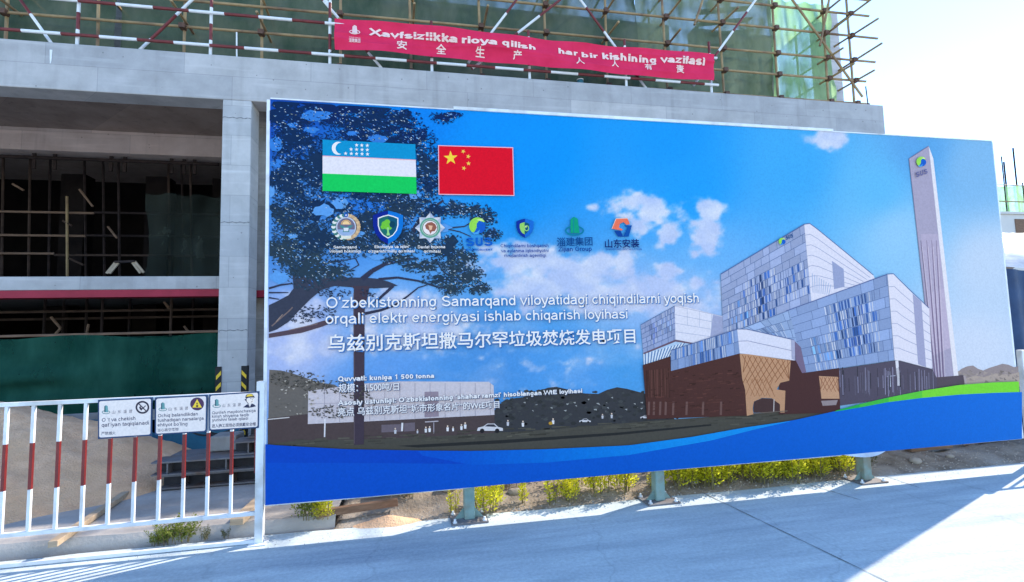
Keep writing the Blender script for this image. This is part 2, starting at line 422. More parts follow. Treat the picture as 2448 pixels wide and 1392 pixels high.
# value noise for rasters and reliefs
class Noise2:
    def __init__(self, seed, n=64):
        self.g = np.random.RandomState(seed).rand(n, n); self.n = n
    def one(self, x, y):
        xi = np.floor(x).astype(int); yi = np.floor(y).astype(int)
        fx = x - xi; fy = y - yi
        fx = fx * fx * (3 - 2 * fx); fy = fy * fy * (3 - 2 * fy)
        n = self.n; g = self.g
        a = g[yi % n, xi % n]; b = g[yi % n, (xi + 1) % n]; c = g[(yi + 1) % n, xi % n]; d = g[(yi + 1) % n, (xi + 1) % n]
        return (a * (1 - fx) + b * fx) * (1 - fy) + (c * (1 - fx) + d * fx) * fy
    def fbm(self, x, y, oct=5):
        x = np.asarray(x, float); y = np.asarray(y, float)
        s = 0; a = 0.5; t = 0
        for k in range(oct):
            s = s + a * self.one(x * 2 ** k + 17.3 * k, y * 2 ** k + 5.1 * k); t += a; a *= 0.5
        return s / t
NZ = Noise2(3)
NZ2 = Noise2(11)

# ------------------------------------------------------------------ printed artwork: flat ink shapes on a plane facing the road
CAL_BOARD = (1.0, 1.27, 1.62)
CAL_SIGN = (1.0, 1.27, 1.62)
def ink(c, cal):
    l = lin(c)
    return tuple(min(0.92, max(0.004, l[i] / cal[i])) for i in range(3)) + (1.0,)

_tcache = {}
def text_mesh(s, bold=0.0, res=3):
    key = (s, bold, res)
    if key in _tcache: return _tcache[key]
    cu = bpy.data.curves.new('lettering', 'FONT')
    cu.body = s; cu.size = 1.0; cu.resolution_u = res; cu.offset = bold; cu.fill_mode = 'FRONT'
    ob = bpy.data.objects.new('lettering', cu); COL.objects.link(ob)
    dg = bpy.context.evaluated_depsgraph_get(); dg.update()
    me = bpy.data.meshes.new_from_object(ob.evaluated_get(dg))
    vs = np.array([v.co[:] for v in me.vertices]).reshape(-1, 3); fs = [tuple(p.vertices) for p in me.polygons]
    bpy.data.objects.remove(ob); bpy.data.curves.remove(cu); bpy.data.meshes.remove(me)
    _tcache[key] = (vs, fs)
    return vs, fs

# ---- a plain grotesque drawn with strokes (x-height .52, capitals .72), used for the Latin lettering
def glyph_strokes(ch, w):
    X, Cc, D = .519, .716, -.21
    h = w / 2; t = X - h; T = Cc - h; A = T
    def arc(cx, cy, rx, ry, a0, a1, n=0):
        n = n or max(5, int(abs(a1 - a0) / 18))
        return [(cx + rx * math.cos(RAD(a0 + (a1 - a0) * k / n)), cy + ry * math.sin(RAD(a0 + (a1 - a0) * k / n))) for k in range(n + 1)]
    def bowl(x0, x1, y0=h, y1=t): return arc((x0 + x1) / 2, (y0 + y1) / 2, (x1 - x0) / 2, (y1 - y0) / 2, 0, 360, 26)
    def arch(x0, x1, top=t, foot=0):
        r = (x1 - x0) / 2; ry = min(.19, (top - foot) * .5); return arc(x0 + r, top - ry, r, ry, 165, 0) + [(x1, foot)]
    L = .065 + h; R = .44 - h + .05
    if ch == 'o': return [bowl(L - .03, R + .03)], .545
    if ch == 'a':
        return [arc(.255, t - .13, .165, .13, 160, 0) + [(.42, .09), (.45, 0)], [(.42, X * .58), (.3, X * .55)] + arc(.20, .155, .145, .155 - h, 95, 270) + arc(.24, .21, .18, .21 - h, 275, 345)], .545
    if ch == 'b': return [[(L, 0), (L, Cc)], bowl(L, R + .03)], .55
    if ch in 'dq': return [[(R, 0 if ch == 'd' else D), (R, Cc if ch == 'd' else X)], bowl(L - .03, R)], .55
    if ch == 'p': return [[(L, D), (L, X)], bowl(L, R + .03)], .55
    if ch == 'g': return [[(R, X), (R, -.06)] + arc((L + R) / 2, -.05, (R - L) / 2, .15 - h + .03, 0, -160), bowl(L - .03, R)], .55
    if ch == 'c': return [arc(.265, X / 2, .215 - h + .02, X / 2 - h, 45, 315)], .50
    if ch == 'e': return [[(.06 + h, X * .5), (.47 - h + .02, X * .5)] + arc(.27, X / 2, .22 - h + .01, X / 2 - h, 2, 320)], .545
    if ch == 'f': return [[(.13, 0), (.13, Cc - .13)] + arc(.24, Cc - .13, .11, .13 - h, 180, 75), [(.01, t), (.265, t)]], .285
    if ch == 't': return [[(.13, Cc * .93), (.13, .11)] + arc(.22, .11, .09, .11 - h, 180, 285), [(.01, t), (.26, t)]], .285
    if ch == 'h': return [[(L, 0), (L, Cc)], arch(L, R)], .55
    if ch == 'n': return [[(L, 0), (L, X)], arch(L, R)], .55
    if ch == 'm': return [[(L, 0), (L, X)], arch(L, L + .30), arch(L + .30, L + .60)], .83
    if ch == 'r': return [[(L, 0), (L, X)], arc(L + .16, t - .17, .16, .17, 165, 72)], .335
    if ch == 'u': return [[(R, 0), (R, X)], [(x_, X - y_) for x_, y_ in arch(L, R)][::-1] and [(L + R - x_, X - y_) for x_, y_ in arch(L, R)]], .55
    if ch == 'i': return [[(L, 0), (L, X)], [(L, Cc - max(w, .09)), (L, Cc)]], .225
    if ch == 'j': return [[(L, X), (L, -.08)] + arc(L - .1, -.08, .1, .13 - h, 0, -80), [(L, Cc - max(w, .09)), (L, Cc)]], .225
    if ch == 'l': return [[(L, 0), (L, Cc)]], .225
    if ch == 'k': return [[(L, 0), (L, Cc)], [(.44, X), (L, .18)], [(L + .12, .28), (.46, 0)]], .50
    if ch == 's': return [arc(.25, t - (t - h) / 4, .16, (t - h) / 4, 25, 180) + arc(.25, t - (t - h) / 4, .13, (t - h) / 4, 180, 262) + arc(.25, h + (t - h) / 4, .18, (t - h) / 4, 82, -90) + arc(.25, h + (t - h) / 4, .185, (t - h) / 4, -90, -155)], .50
    if ch == 'v': return [[(.035, X), (.25, h * .6), (.465, X)]], .50
    if ch == 'w': return [[(.03, X), (.19, h * .6), (.36, X - h), (.53, h * .6), (.69, X)]], .72
    if ch == 'x': return [[(.04, 0), (.45, X)], [(.04, X), (.45, 0)]], .50
    if ch == 'y': return [[(.035, X), (.255, .02)], [(.47, X), (.24, -.10), (.17, D + h), (.06, D + h)]], .50
    if ch == 'z': return [[(.05, t), (.43, t), (.06, h), (.45, h)]], .50
    if ch == 'O': return [bowl(.05 + h, .73 - h, h, T)], .778
    if ch == 'Q': return [bowl(.05 + h, .73 - h, h, T), [(.48, .18), (.72, -.04)]], .778
    if ch == 'C': return [arc(.385, Cc / 2, .335 - h, Cc / 2 - h, 38, 322)], .722
    if ch == 'G': return [arc(.39, Cc / 2, .34 - h, Cc / 2 - h, 40, 330) + [(.68, .36), (.42, .36)]], .778
    if ch == 'S': return [arc(.33, T - (T - h) / 4, .22, (T - h) / 4, 20, 180) + arc(.33, T - (T - h) / 4, .19, (T - h) / 4, 180, 260) + arc(.33, h + (T - h) / 4, .25, (T - h) / 4, 80, -90) + arc(.33, h + (T - h) / 4, .25, (T - h) / 4, -90, -165)], .667
    if ch == 'U': return [[(.09 + h, Cc), (.09 + h, .25)] + arc(.36, .25, .27 - h, .25 - h, 180, 360) + [(.63 - h, Cc)]], .722
    if ch == 'A': return [[(.02, 0), (.333, Cc - h * .5), (.645, 0)], [(.14, .27), (.53, .27)]], .667
    if ch == 'N': return [[(.08 + h, 0), (.08 + h, Cc)], [(.08 + h, Cc - h), (.64 - h, h)], [(.64 - h, 0), (.64 - h, Cc)]], .722
    if ch == 'D': return [[(.08 + h, h), (.08 + h, T), (.32, T)] + arc(.32, Cc / 2, .35 - h, Cc / 2 - h, 90, -90) + [(.08, h)]], .722
    if ch == 'E': return [[(.08 + h, 0), (.08 + h, Cc)], [(.08, T), (.60, T)], [(.08, Cc / 2), (.56, Cc / 2)], [(.08, h), (.62, h)]], .667
    if ch == 'T': return [[(.02, T), (.59, T)], [(.305, 0), (.305, Cc)]], .611
    if ch == 'I': return [[(.09 + h, 0), (.09 + h, Cc)]], .278
    if ch == 'L': return [[(.08 + h, Cc), (.08 + h, h), (.52, h)]], .556
    if ch == 'H': return [[(.08 + h, 0), (.08 + h, Cc)], [(.64 - h, 0), (.64 - h, Cc)], [(.08, Cc / 2), (.64, Cc / 2)]], .722
    if ch == 'R': return [[(.08 + h, 0), (.08 + h, Cc)], [(.08, T), (.40, T)] + arc(.42, T - .16, .19, .16, 90, -90) + [(.08, T - .32)], [(.40, T - .33), (.66, 0)]], .722
    if ch == 'P': return [[(.08 + h, 0), (.08 + h, Cc)], [(.08, T), (.38, T)] + arc(.40, T - .18, .19, .18, 90, -90) + [(.08, T - .36)]], .667
    if ch == 'M': return [[(.075 + h, 0), (.075 + h, T), (.416, h), (.757 - h, T), (.757 - h, 0)]], .833
    if ch == 'V': return [[(.02, Cc), (.333, h * .6), (.645, Cc)]], .667
    if ch == 'W': return [[(.02, Cc), (.22, h * .6), (.47, T), (.72, h * .6), (.92, Cc)]], .944
    if ch == 'X': return [[(.03, 0), (.63, Cc)], [(.03, Cc), (.63, 0)]], .667
    if ch == 'J': return [[(.42 - h, Cc), (.42 - h, .19)] + arc(.22, .19, .2 - h, .19 - h, 0, -180)], .50
    if ch == 'Z': return [[(.05, T), (.55, T), (.05, h), (.58, h)]], .611
    if ch == '1': return [[(.12, .54), (.31, .70), (.31, 0)]], .556
    if ch == '5': return [[(.47, T), (.15, T), (.10, .36)] + arc(.26, .23, .215 - h + .01, .23 - h, 130, -150)], .556
    if ch == '0': return [bowl(.045 + h, .51 - h, h, T)], .556
    if ch in '‘’\'': return [[(.10, Cc), (.085, Cc - .17)]], .20
    if ch == ':': return [[(.14, 0), (.14, max(w, .1))], [(.14, X - max(w, .1)), (.14, X)]], .278
    if ch == '-': return [[(.04, .25), (.29, .25)]], .333
    return [], .278
def stroke_mesh(s, w):
    key = ('stroke', s, w)
    if key in _tcache: return _tcache[key]
    x = 0; pieces = []
    for ch in s:
        st, adv = glyph_strokes(ch, w)
        for pl in st:
            pl = [(x + p[0], p[1]) for p in pl]
            pl = [p for k, p in enumerate(pl) if k == 0 or math.hypot(p[0] - pl[k - 1][0], p[1] - pl[k - 1][1]) > 1e-4]
            n = len(pl); closed = math.hypot(pl[0][0] - pl[-1][0], pl[0][1] - pl[-1][1]) < 1e-6 and n > 4
            vs = []
            for k in range(n):
                a = pl[k - 1] if k > 0 else (pl[-2] if closed else None); b = pl[k]; c = pl[k + 1] if k < n - 1 else (pl[1] if closed else None)
                d1 = None if a is None else (b[0] - a[0], b[1] - a[1]); d2 = None if c is None else (c[0] - b[0], c[1] - b[1])
                def nrm(d):
                    l = math.hypot(*d) or 1; return (-d[1] / l, d[0] / l)
                if d1 is None: nx, ny = nrm(d2); sc = 1
                elif d2 is None: nx, ny = nrm(d1); sc = 1
                else:
                    n1, n2 = nrm(d1), nrm(d2); mx, my = n1[0] + n2[0], n1[1] + n2[1]; l = math.hypot(mx, my) or 1e-6
                    nx, ny = mx / l, my / l; sc = min(1.8, 1 / max(.3, nx * n1[0] + ny * n1[1]))
                vs += [(b[0] + nx * w / 2 * sc, b[1] + ny * w / 2 * sc, 0), (b[0] - nx * w / 2 * sc, b[1] - ny * w / 2 * sc, 0)]
            fs = [(2 * k, 2 * k + 1, 2 * k + 3, 2 * k + 2) for k in range(n - 1)]
            pieces.append((np.array(vs), fs))
        x += adv
    _tcache[key] = pieces
    return pieces

class Art:
    """Ink polygons given where the photograph shows them, laid on the board's own plane."""
    def __init__(self, Y, cal, depth=0, step=0.0003, bend=None):
        self.Y, self.cal, self.d0, self.step, self.bend = Y, cal, depth, step, bend
        self.v, self.f, self.c = [], [], []
        self.layer = depth; self.sub = 0
    def P(self, x, y, layer=None):
        p = on_y(x, y, self.Y)
        p.y = self.Y - self.step * ((self.layer if layer is None else layer) + 1)
        if self.bend: p.y += self.bend(p.x, p.z)
        return p
    def up(self, n=1): self.layer += n; return self
    def raw(self, vs, fs, col):
        # no two inks share a plane: every shape sits a hair above the one before it
        self.sub = (self.sub + 1) % 30; dy = self.sub * self.step / 30.0
        o = len(self.v); self.v += [(p[0], p[1] - dy, p[2]) for p in vs]
        self.f += [tuple(i + o for i in f) for f in fs]
        c = ink(col, self.cal); self.c += [c] * sum(len(f) for f in fs)
    def poly(self, pts, col):
        self.raw([self.P(*p) for p in pts], [tuple(range(len(pts)))], col); return self
    def line(self, pts, w, col, w2=None):
        n = len(pts)
        for k in range(n - 1):
            (x0, y0), (x1, y1) = pts[k], pts[k + 1]
            L = math.hypot(x1 - x0, y1 - y0) or 1
            nx, ny = -(y1 - y0) / L, (x1 - x0) / L
            wa = w if w2 is None else w + (w2 - w) * k / (n - 1)
            wb = w if w2 is None else w + (w2 - w) * (k + 1) / (n - 1)
            self.poly([(x0 + nx * wa / 2, y0 + ny * wa / 2), (x1 + nx * wb / 2, y1 + ny * wb / 2), (x1 - nx * wb / 2, y1 - ny * wb / 2), (x0 - nx * wa / 2, y0 - ny * wa / 2)], col)
        return self
    def disc(self, cx, cy, rx, ry, col, n=28, a0=0, a1=360):
        pts = [(cx + rx * math.cos(RAD(a0 + (a1 - a0) * k / n)), cy + ry * math.sin(RAD(a0 + (a1 - a0) * k / n))) for k in range(n + (0 if a1 - a0 >= 360 else 1))]
        return self.poly(pts, col)
    def ring(self, cx, cy, rx, ry, w, col, n=32, a0=0, a1=360):
        for k in range(n):
            a, b = RAD(a0 + (a1 - a0) * k / n), RAD(a0 + (a1 - a0) * (k + 1) / n)
            self.poly([(cx + rx * math.cos(a), cy + ry * math.sin(a)), (cx + rx * math.cos(b), cy + ry * math.sin(b)),
                       (cx + (rx - w) * math.cos(b), cy + (ry - w) * math.sin(b)), (cx + (rx - w) * math.cos(a), cy + (ry - w) * math.sin(a))], col)
        return self
    def star(self, cx, cy, r, col, rot=-90, n=5, inner=0.40):
        pts = []
        for k in range(2 * n):
            rr = r if k % 2 == 0 else r * inner
            a = RAD(rot + 180 / n * k); pts.append((cx + rr * math.cos(a), cy + rr * math.sin(a)))
        return self.poly(pts, col)
    def text(self, s, x0, y0, x1, y1, h, col, bold=0.0, h1=None, res=3, slope=True):
        """baseline from (x0,y0) to (x1,y1), letters h pixels tall at the left end (h1 at the right)"""
        latin = all(ord(c) < 0x2030 for c in s)
        if latin: pieces = stroke_mesh(s, .088 + bold * 2.2)
        else: pieces = [text_mesh(s, bold, res)]
        xm = min(p[0][:, 0].min() for p in pieces); xM = max(p[0][:, 0].max() for p in pieces); yM = max(p[0][:, 1].max() for p in pieces)
        A, Bq = on_y(x0, y0, self.Y), on_y(x1, y1, self.Y)
        hz = (on_y(x0, y0 - h, self.Y) - A).length
        h1z = hz if h1 is None else (on_y(x1, y1 - h1, self.Y) - Bq).length
        for vs, fs in pieces:
            out = []
            for v in vs:
                t = (v[0] - xm) / (xM - xm)
                p = A.lerp(Bq, t)
                p.z += v[1] / yM * (hz + (h1z - hz) * t)
                p.y = self.Y - self.step * (self.layer + 1)
                if self.bend: p.y += self.bend(p.x, p.z)
                out.append(p)
            self.raw(out, fs, col)
        return self
    def build(self, name, parent=None, mat=None):
        me = bpy.data.meshes.new(name)
        me.from_pydata(self.v, [], self.f)
        me.materials.append(mat or M['print'])
        at = me.color_attributes.new('ink', 'FLOAT_COLOR', 'CORNER')
        at.data.foreach_set('color', np.array(self.c, dtype=np.float32).ravel())
        me.update()
        return link(name, me, parent)
# ------------------------------------------------------------------ the ground
def struct(o): return tag(o, kind='structure')
g = MB().add([(-400, -400, -0.06), (400, -400, -0.06), (400, 500, -0.06), (-400, 500, -0.06)], [(0, 1, 2, 3)])
struct(g.build('ground', M['dirt']))
def road_edge(x): return 4.50 + 0.05 * (float(NZ.fbm(x * 1.7 + 40, 3.0, 4)) - 0.5)
rd = MB()
N = 240
xs = [-60, -30, -15, -8] + [-6 + 18 * i / N for i in range(N + 1)] + [16, 30, 60]
for a, b in zip(xs[:-1], xs[1:]):
    rd.add([(a, -60, 0), (b, -60, 0), (b, road_edge(b), 0), (a, road_edge(a), 0)], [(0, 1, 2, 3)])
    rd.add([(a, road_edge(a), 0), (b, road_edge(b), 0), (b, road_edge(b), -0.06), (a, road_edge(a), -0.06)], [(0, 1, 2, 3)])
road = struct(rd.build('road', M['road']))
jt = MB()
for (p, q) in (((2.72, 4.50), (2.98, 1.0)), ((3.84, 4.50), (3.94, 3.95)), ((4.79, 4.48), (4.75, 4.10)), ((-2.6, -0.2), (-2.4, -6.0))):
    p, q = Vector((*p, 0)), Vector((*q, 0)); n = 24; d = (q - p); s = Vector((-d.y, d.x, 0)).normalized()
    for k in range(n):
        a, b = p + d * (k / n), p + d * ((k + 1) / n)
        wa = 0.004 + 0.002 * math.sin(k * 2.1); wb = 0.004 + 0.002 * math.sin((k + 1) * 2.1)
        jt.add([a - s * wa + Vector((0, 0, .004)), a + s * wa + Vector((0, 0, .004)), b + s * wb + Vector((0, 0, .004)), b - s * wb + Vector((0, 0, .004))], [(0, 1, 2, 3)])
link_j = jt.build('road_joint', M['joint'], road)

# yard slab left of the board, rough front edge
def yard_z(x, y):
    return 0.085 + 0.012 * (float(NZ.fbm(x * 2, y * 2, 4)) - 0.5)
yd = MB()
def fy(u, v):
    x = -14 + 13.35 * u; y0 = 4.60 + 0.06 * (float(NZ2.fbm(x * 2.3, 1.0, 4)) - 0.5)
    y = y0 + (7.7 - y0) * v
    return (x, y, yard_z(x, y))
yd.sheet(fy, 160, 40)
def fe(u, v):
    x = -14 + 13.35 * u; y0 = 4.60 + 0.06 * (float(NZ2.fbm(x * 2.3, 1.0, 4)) - 0.5)
    z = yard_z(x, y0) * (1 - v) - 0.03 * v
    return (x, y0 - 0.05 * v - 0.03 * float(NZ.fbm(x * 6, v * 3, 3)) * math.sin(v * math.pi), z)
yd.sheet(fe, 160, 4)
struct(yd.build('yard', M['yard'], smooth=True))
# earth verge behind the board
def verge_z(x, y):
    t = min(1, max(0, (y - 4.44) / 0.5))
    return -0.012 + t * (0.06 + 0.16 * (float(NZ.fbm(x * 1.3 + 9, y * 1.3, 5)) - 0.35)) + 0.03 * t * (float(NZ2.fbm(x * 9, y * 9, 4)) - 0.5)
vg = MB()
def fv(u, v):
    x = -1.6 + 17 * u; y = 4.40 + 3.3 * v ** 1.5
    z = verge_z(x, y)
    if x < -0.5 and y > 4.5: z = min(z, 0.065 if x > -.66 else -.03)
    return (x, y, z)
vg.sheet(fv, 420, 70)
struct(vg.build('verge', M['dirt'], smooth=True))

# ------------------------------------------------------------------ the unfinished concrete building
bl = empty('concrete_building', B(3.6, 9.2, 1.6) * 1.0, 'unfinished grey concrete building with a red edged middle floor, behind the billboard', 'building')
bl.location = (BX(3.6), BY(9.2), 0)
XL, XR = -15.0, 10.34
mb = MB()
mb.box(BX(XL), BX(XR), BY(9.0), BY(9.42), BZ(5.62), BZ(6.40))
beam = bevel(mb.build('front_beam', M['concrete'], bl), 0.012)
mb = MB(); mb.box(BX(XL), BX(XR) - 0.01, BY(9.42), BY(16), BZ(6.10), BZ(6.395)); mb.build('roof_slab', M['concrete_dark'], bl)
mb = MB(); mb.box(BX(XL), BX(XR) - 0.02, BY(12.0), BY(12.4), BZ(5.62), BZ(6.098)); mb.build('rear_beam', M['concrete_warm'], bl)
mb = MB(); mb.box(BX(-3.115), BX(-2.665), BY(9.0) - 0.003, BY(9.45), -0.05, BZ(5.62) - 0.001)
for z in (5.32, 3.85, 1.95):      # pour joints
    pass
c1 = bevel(mb.build('column', M['concrete_column'], bl), 0.012)
for px_y in (282, 532, 790):
    z = on_y(560, px_y, BY(9.0)).z
    n = 14; jl = MB()
    for k in range(n):
        a = BX(-3.115) + (BX(-2.665) - BX(-3.115)) * k / n; b = BX(-3.115) + (BX(-2.665) - BX(-3.115)) * (k + 1) / n
        za, zb = z + 0.008 * math.sin(k * 1.7 + px_y), z + 0.008 * math.sin((k + 1) * 1.7 + px_y)
        w = 0.005 + 0.003 * math.sin(k * 3.1)
        jl.add([(a, BY(9.0) - .006, za - w), (b, BY(9.0) - .006, zb - w), (b, BY(9.0) - .006, zb + w), (a, BY(9.0) - .006, za + w)], [(0, 1, 2, 3)])
    jl.build('pour_joint', M['joint'], c1)
mb = MB(); mb.box(BX(-9.6), BX(-9.15), BY(9.0), BY(9.45), -0.05, BZ(5.62) - 0.001); mb.build('column', M['concrete_column'], bl)
mb = MB(); mb.box(BX(XL), BX(-3.12), BY(9.28), BY(16), BZ(2.42), BZ(2.64)); bevel(mb.build('middle_floor', M['concrete'], bl), 0.01)
mb = MB(); mb.box(BX(XL), BX(-3.12), BY(9.275), BY(9.6), BZ(2.30), BZ(2.418)); mb.build('red_edge', M['red_paint'], bl)
# wall behind the column, seen in the gap beside the board
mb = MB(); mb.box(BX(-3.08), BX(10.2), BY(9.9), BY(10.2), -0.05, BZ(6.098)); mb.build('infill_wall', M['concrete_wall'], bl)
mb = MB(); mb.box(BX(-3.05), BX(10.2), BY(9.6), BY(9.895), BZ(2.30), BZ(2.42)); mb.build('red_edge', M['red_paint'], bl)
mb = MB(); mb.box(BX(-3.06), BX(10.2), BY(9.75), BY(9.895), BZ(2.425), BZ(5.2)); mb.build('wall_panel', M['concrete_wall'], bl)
mb = MB()
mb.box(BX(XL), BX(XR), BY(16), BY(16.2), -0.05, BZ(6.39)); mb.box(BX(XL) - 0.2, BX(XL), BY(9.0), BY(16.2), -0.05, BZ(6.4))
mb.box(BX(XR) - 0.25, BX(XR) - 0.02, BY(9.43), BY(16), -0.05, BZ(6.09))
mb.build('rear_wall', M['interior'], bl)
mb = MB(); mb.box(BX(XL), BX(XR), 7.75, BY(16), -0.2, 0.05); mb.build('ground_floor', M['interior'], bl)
# formwork soffits and inner columns, shade put into their colour
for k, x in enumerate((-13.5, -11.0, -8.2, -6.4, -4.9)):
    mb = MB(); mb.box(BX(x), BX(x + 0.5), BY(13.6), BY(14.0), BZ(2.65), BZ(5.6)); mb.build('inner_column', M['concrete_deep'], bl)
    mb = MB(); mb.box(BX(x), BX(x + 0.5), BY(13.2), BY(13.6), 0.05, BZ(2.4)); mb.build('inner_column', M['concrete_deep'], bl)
# upper storey behind the nets
for a, b, z in ((XL, 6.6, 9.4), (6.61, 7.3, 8.2), (7.31, 9.7, 9.4)):
    mb = MB(); mb.box(BX(a), BX(b), BY(11.4), BY(11.7), BZ(6.4), BZ(z)); mb.build('upper_wall', M['concrete_wall'], bl)
mb = MB(); mb.box(BX(10.17), BX(10.62), BY(10.25), BY(10.7), BZ(6.398), BZ(9.4)); bevel(mb.build('upper_column', M['concrete_pale'], bl), 0.01)
mb = MB(); mb.box(BX(7.3), BX(7.75), BY(13), BY(13.45), BZ(6.398), BZ(9.2)); mb.build('upper_column', M['concrete_dark'], bl)
mb = MB(); mb.tube(B(10.22, 9.25, 6.39), B(10.19, 9.25, 6.95), 0.012, 6); mb.build('rebar', M['pole_dark'], bl)
mb = MB(); mb.tube(B(-2.93, 9.06, 6.39), B(-2.94, 9.06, 6.86), 0.012, 6); mb.build('marker_rod', M['pole_white'], bl)
# plaster run on the beam face
mb = MB()
for (x, y0, y1, w) in ((122, 119, 146, 6), (121, 146, 152, 3)):
    a, b = on_y(x, y0, BY(9.0) - .004), on_y(x - 1, y1, BY(9.0) - .004)
    mb.add([(a.x - .018 * w / 6, a.y, a.z), (a.x + .018 * w / 6, a.y, a.z), (b.x + .010 * w / 6, b.y, b.z), (b.x - .010 * w / 6, b.y, b.z)], [(0, 1, 2, 3)])
mb.build('plaster_run', M['pole_white'], beam)

# ------------------------------------------------------------------ guard rail of red and white tube along the beam
gr = empty('guard_rail', B(0, 9.12, 6.4), 'red and white banded tube guard rail along the top of the concrete beam', 'railing')
GY = BY(9.10); ZB = BZ(6.40)
rr = 0.024
for x in [-13.3, -11.3, -9.3, -7.3, -5.35, -3.36, -1.41, 0.40, 2.27, 4.27, 6.17]:
    mb = MB(); h = BZ(7.42) if x < 6.17 and x > -1.3 else BZ(7.75 if x < -1.2 else 7.55)
    mb.banded((BX(x), GY, ZB), (BX(x), GY, h), rr, 0.27, 8, start=1 if abs(x) > 0 else 0)
    mb.build('rail_post', [M['pole_red'], M['pole_white']], gr)
for z, ph in ((7.155, 0.1), (6.57, 0.3)):
    mb = MB(); mb.banded((BX(-14), GY - 0.05, BZ(z)), (BX(6.3), GY - 0.05, BZ(z + 0.02)), rr, 0.50, 8, phase=ph); mb.build('rail', [M['pole_red'], M['pole_white']], gr)
def px_pole(mb, p, q, Y, r=0.024, seg=0.5, Yq=None, **kw):
    return mb.banded(on_y(*p, Y), on_y(*q, Y if Yq is None else Yq), r, seg, 8, **kw)
GB = BY(9.22)
for p, q, st in (((20, -40), (126, 108), 0), ((480, -20), (333, 121), 1), ((1250, -20), (1120, 150), 0), ((1390, -40), (1128, 165), 1), ((1358, -40), (1545, 212), 1), ((720, -60), (912, 163), 0), ((1850, -60), (1658, 205), 0), ((770, -10), (791, 16), 1)):
    mb = MB(); px_pole(mb, p, q, GB, 0.022, 0.55, start=st); mb.build('brace', [M['pole_red'], M['pole_white']], gr)

# ------------------------------------------------------------------ scaffold standing on the roof edge
sf = empty('scaffold', B(2, 9.8, 6.4), 'tan steel tube scaffold standing on the roof edge of the concrete building', 'scaffold')
SY = 9.8
SX = [-14.0, -12.4, -10.9, -9.6, -8.2, -6.83, -5.44, -4.06, -2.73, -1.32, 0.03, 1.43, 2.81, 4.16, 5.57, 6.96, 8.35, 9.70, 10.43]
tr = 0.024
for x in SX:
    mb = MB(); mb.tube(B(x, SY, 6.4), B(x + random.uniform(-.05, .05), SY, 9.45), tr, 8); mb.build('upright_pole', M['pole_tan'], sf)
LZ = [6.76, 7.32, 7.83, 8.44, 8.99, 9.40]
for k, z in enumerate(LZ):
    mb = MB(); mb.tube(B(-14.3, SY - 0.07, z - 0.10), B(10.43 + (0.35, 0.3, 0.62, 0.75, 0.55, 0.6)[k], SY - 0.07, z + 0.03), tr, 8); mb.build('ledger_pole', M['pole_tan'], sf)
for p, q in (((1880, -20), (2062, 232)), ((2000, -90), (1960, 110)), ((1700, -60), (1660, 60))):
    mb = MB(); mb.tube(on_y(*p, BY(SY) - 0.12), on_y(*q, BY(SY) - 0.12), tr, 8); mb.build('brace_pole', M['pole_tan'], sf)
# cross tubes reaching back to the inner row, and their stub ends
for x in SX[3:]:
    for z in LZ[1:5]:
        if random.random() < (0.62 if x < 9 else 1.0):
            mb = MB(); mb.tube(B(x + 0.06, SY - 0.45 - random.uniform(0, .35), z + 0.05), B(x + random.uniform(-.02, .12), SY + 1.1, z + random.uniform(0.0, .1)), 0.022, 8); mb.build('transom_pole', M['pole_tan'], sf)
for x in SX[3:]:
    for z in LZ[:5]:
        if random.random() < 0.7 or x > 5:
            p = B(x, SY - 0.04, z - 0.10 + 0.13 * (x + 14.3) / 25)
            mb = MB(); mb.box(p.x - 0.045, p.x + 0.045, p.y - 0.085, p.y + 0.03, p.z - 0.04, p.z + 0.04); mb.tube((p.x - 0.05, p.y - 0.05, p.z), (p.x + 0.07, p.y - 0.05, p.z), 0.012, 6)
            mb.build('coupler', M['coupler'], sf)
for x in (5.6, 6.9, 8.3, 9.7, 10.4):
    mb = MB(); mb.tube(B(x + .1, SY + 0.95, 6.4), B(x + .1, SY + 0.95, 9.3), tr, 8); mb.build('inner_pole', M['pole_tan'], sf)
mb = MB()
for k in range(9):
    z = 6.8 + k * 0.3
    mb.bar(B(6.9, SY + 0.7, z), B(8.3, SY + 0.7, z + 0.25), 0.18, 0.02)
mb.build('stair_flight', M['steel'], sf)

# ------------------------------------------------------------------ safety nets hung on the scaffold
def net(name, x0, x1, y, z0, z1, mat, label, seed, amp=0.10, nu=44, nv=30, group='green nets hung on the scaffold', sag=0.05):
    mb = MB(); n2 = Noise2(seed)
    def f(u, v):
        x = x0 + (x1 - x0) * u; z = z0 + (z1 - z0) * v
        w = float(n2.fbm(u * 5 + 3, v * 3.5 + 1, 4)) - 0.5
        ridge = math.sin(u * 26 + 5 * w + seed) * 0.25 * amp
        zz = z + (sag * math.sin(u * math.pi * 5) ** 2 * -1 if v > 0.99 else 0) + 0.04 * w
        return (x + 0.05 * w, y + amp * w * 2 + ridge, zz)
    mb.sheet(f, nu, nv)
    o = mb.build(name, mat, None, smooth=True, loc=(x0, y, z0))
    return tag(o, label, 'net', group)
NY = 10.05
net('safety_net', BX(-15), BX(-5.3), BY(NY), BZ(6.42), BZ(9.45), M['net_dark'], 'grimy dark green net at the far left of the roof scaffold', 21)
net('safety_net', BX(-5.25), BX(0.15), BY(NY) + .05, BZ(6.42), BZ(9.45), M['net_dark'], 'dark green net behind the left end of the red banner', 22)
net('safety_net', BX(0.1), BX(5.0), BY(NY), BZ(6.42), BZ(9.45), M['net_dark'], 'dusty wrinkled net above the middle of the red banner', 23, 0.16)
net('safety_net', BX(5.0), BX(8.5), BY(NY) + .04, BZ(6.42), BZ(9.45), M['net_mid'], 'grey green see-through net above the right end of the red banner', 24, 0.12)
net('safety_net', BX(8.45), BX(10.17), BY(NY), BZ(6.42), BZ(9.45), M['net_light'], 'bright green backlit net at the right corner of the scaffold', 25, 0.08)
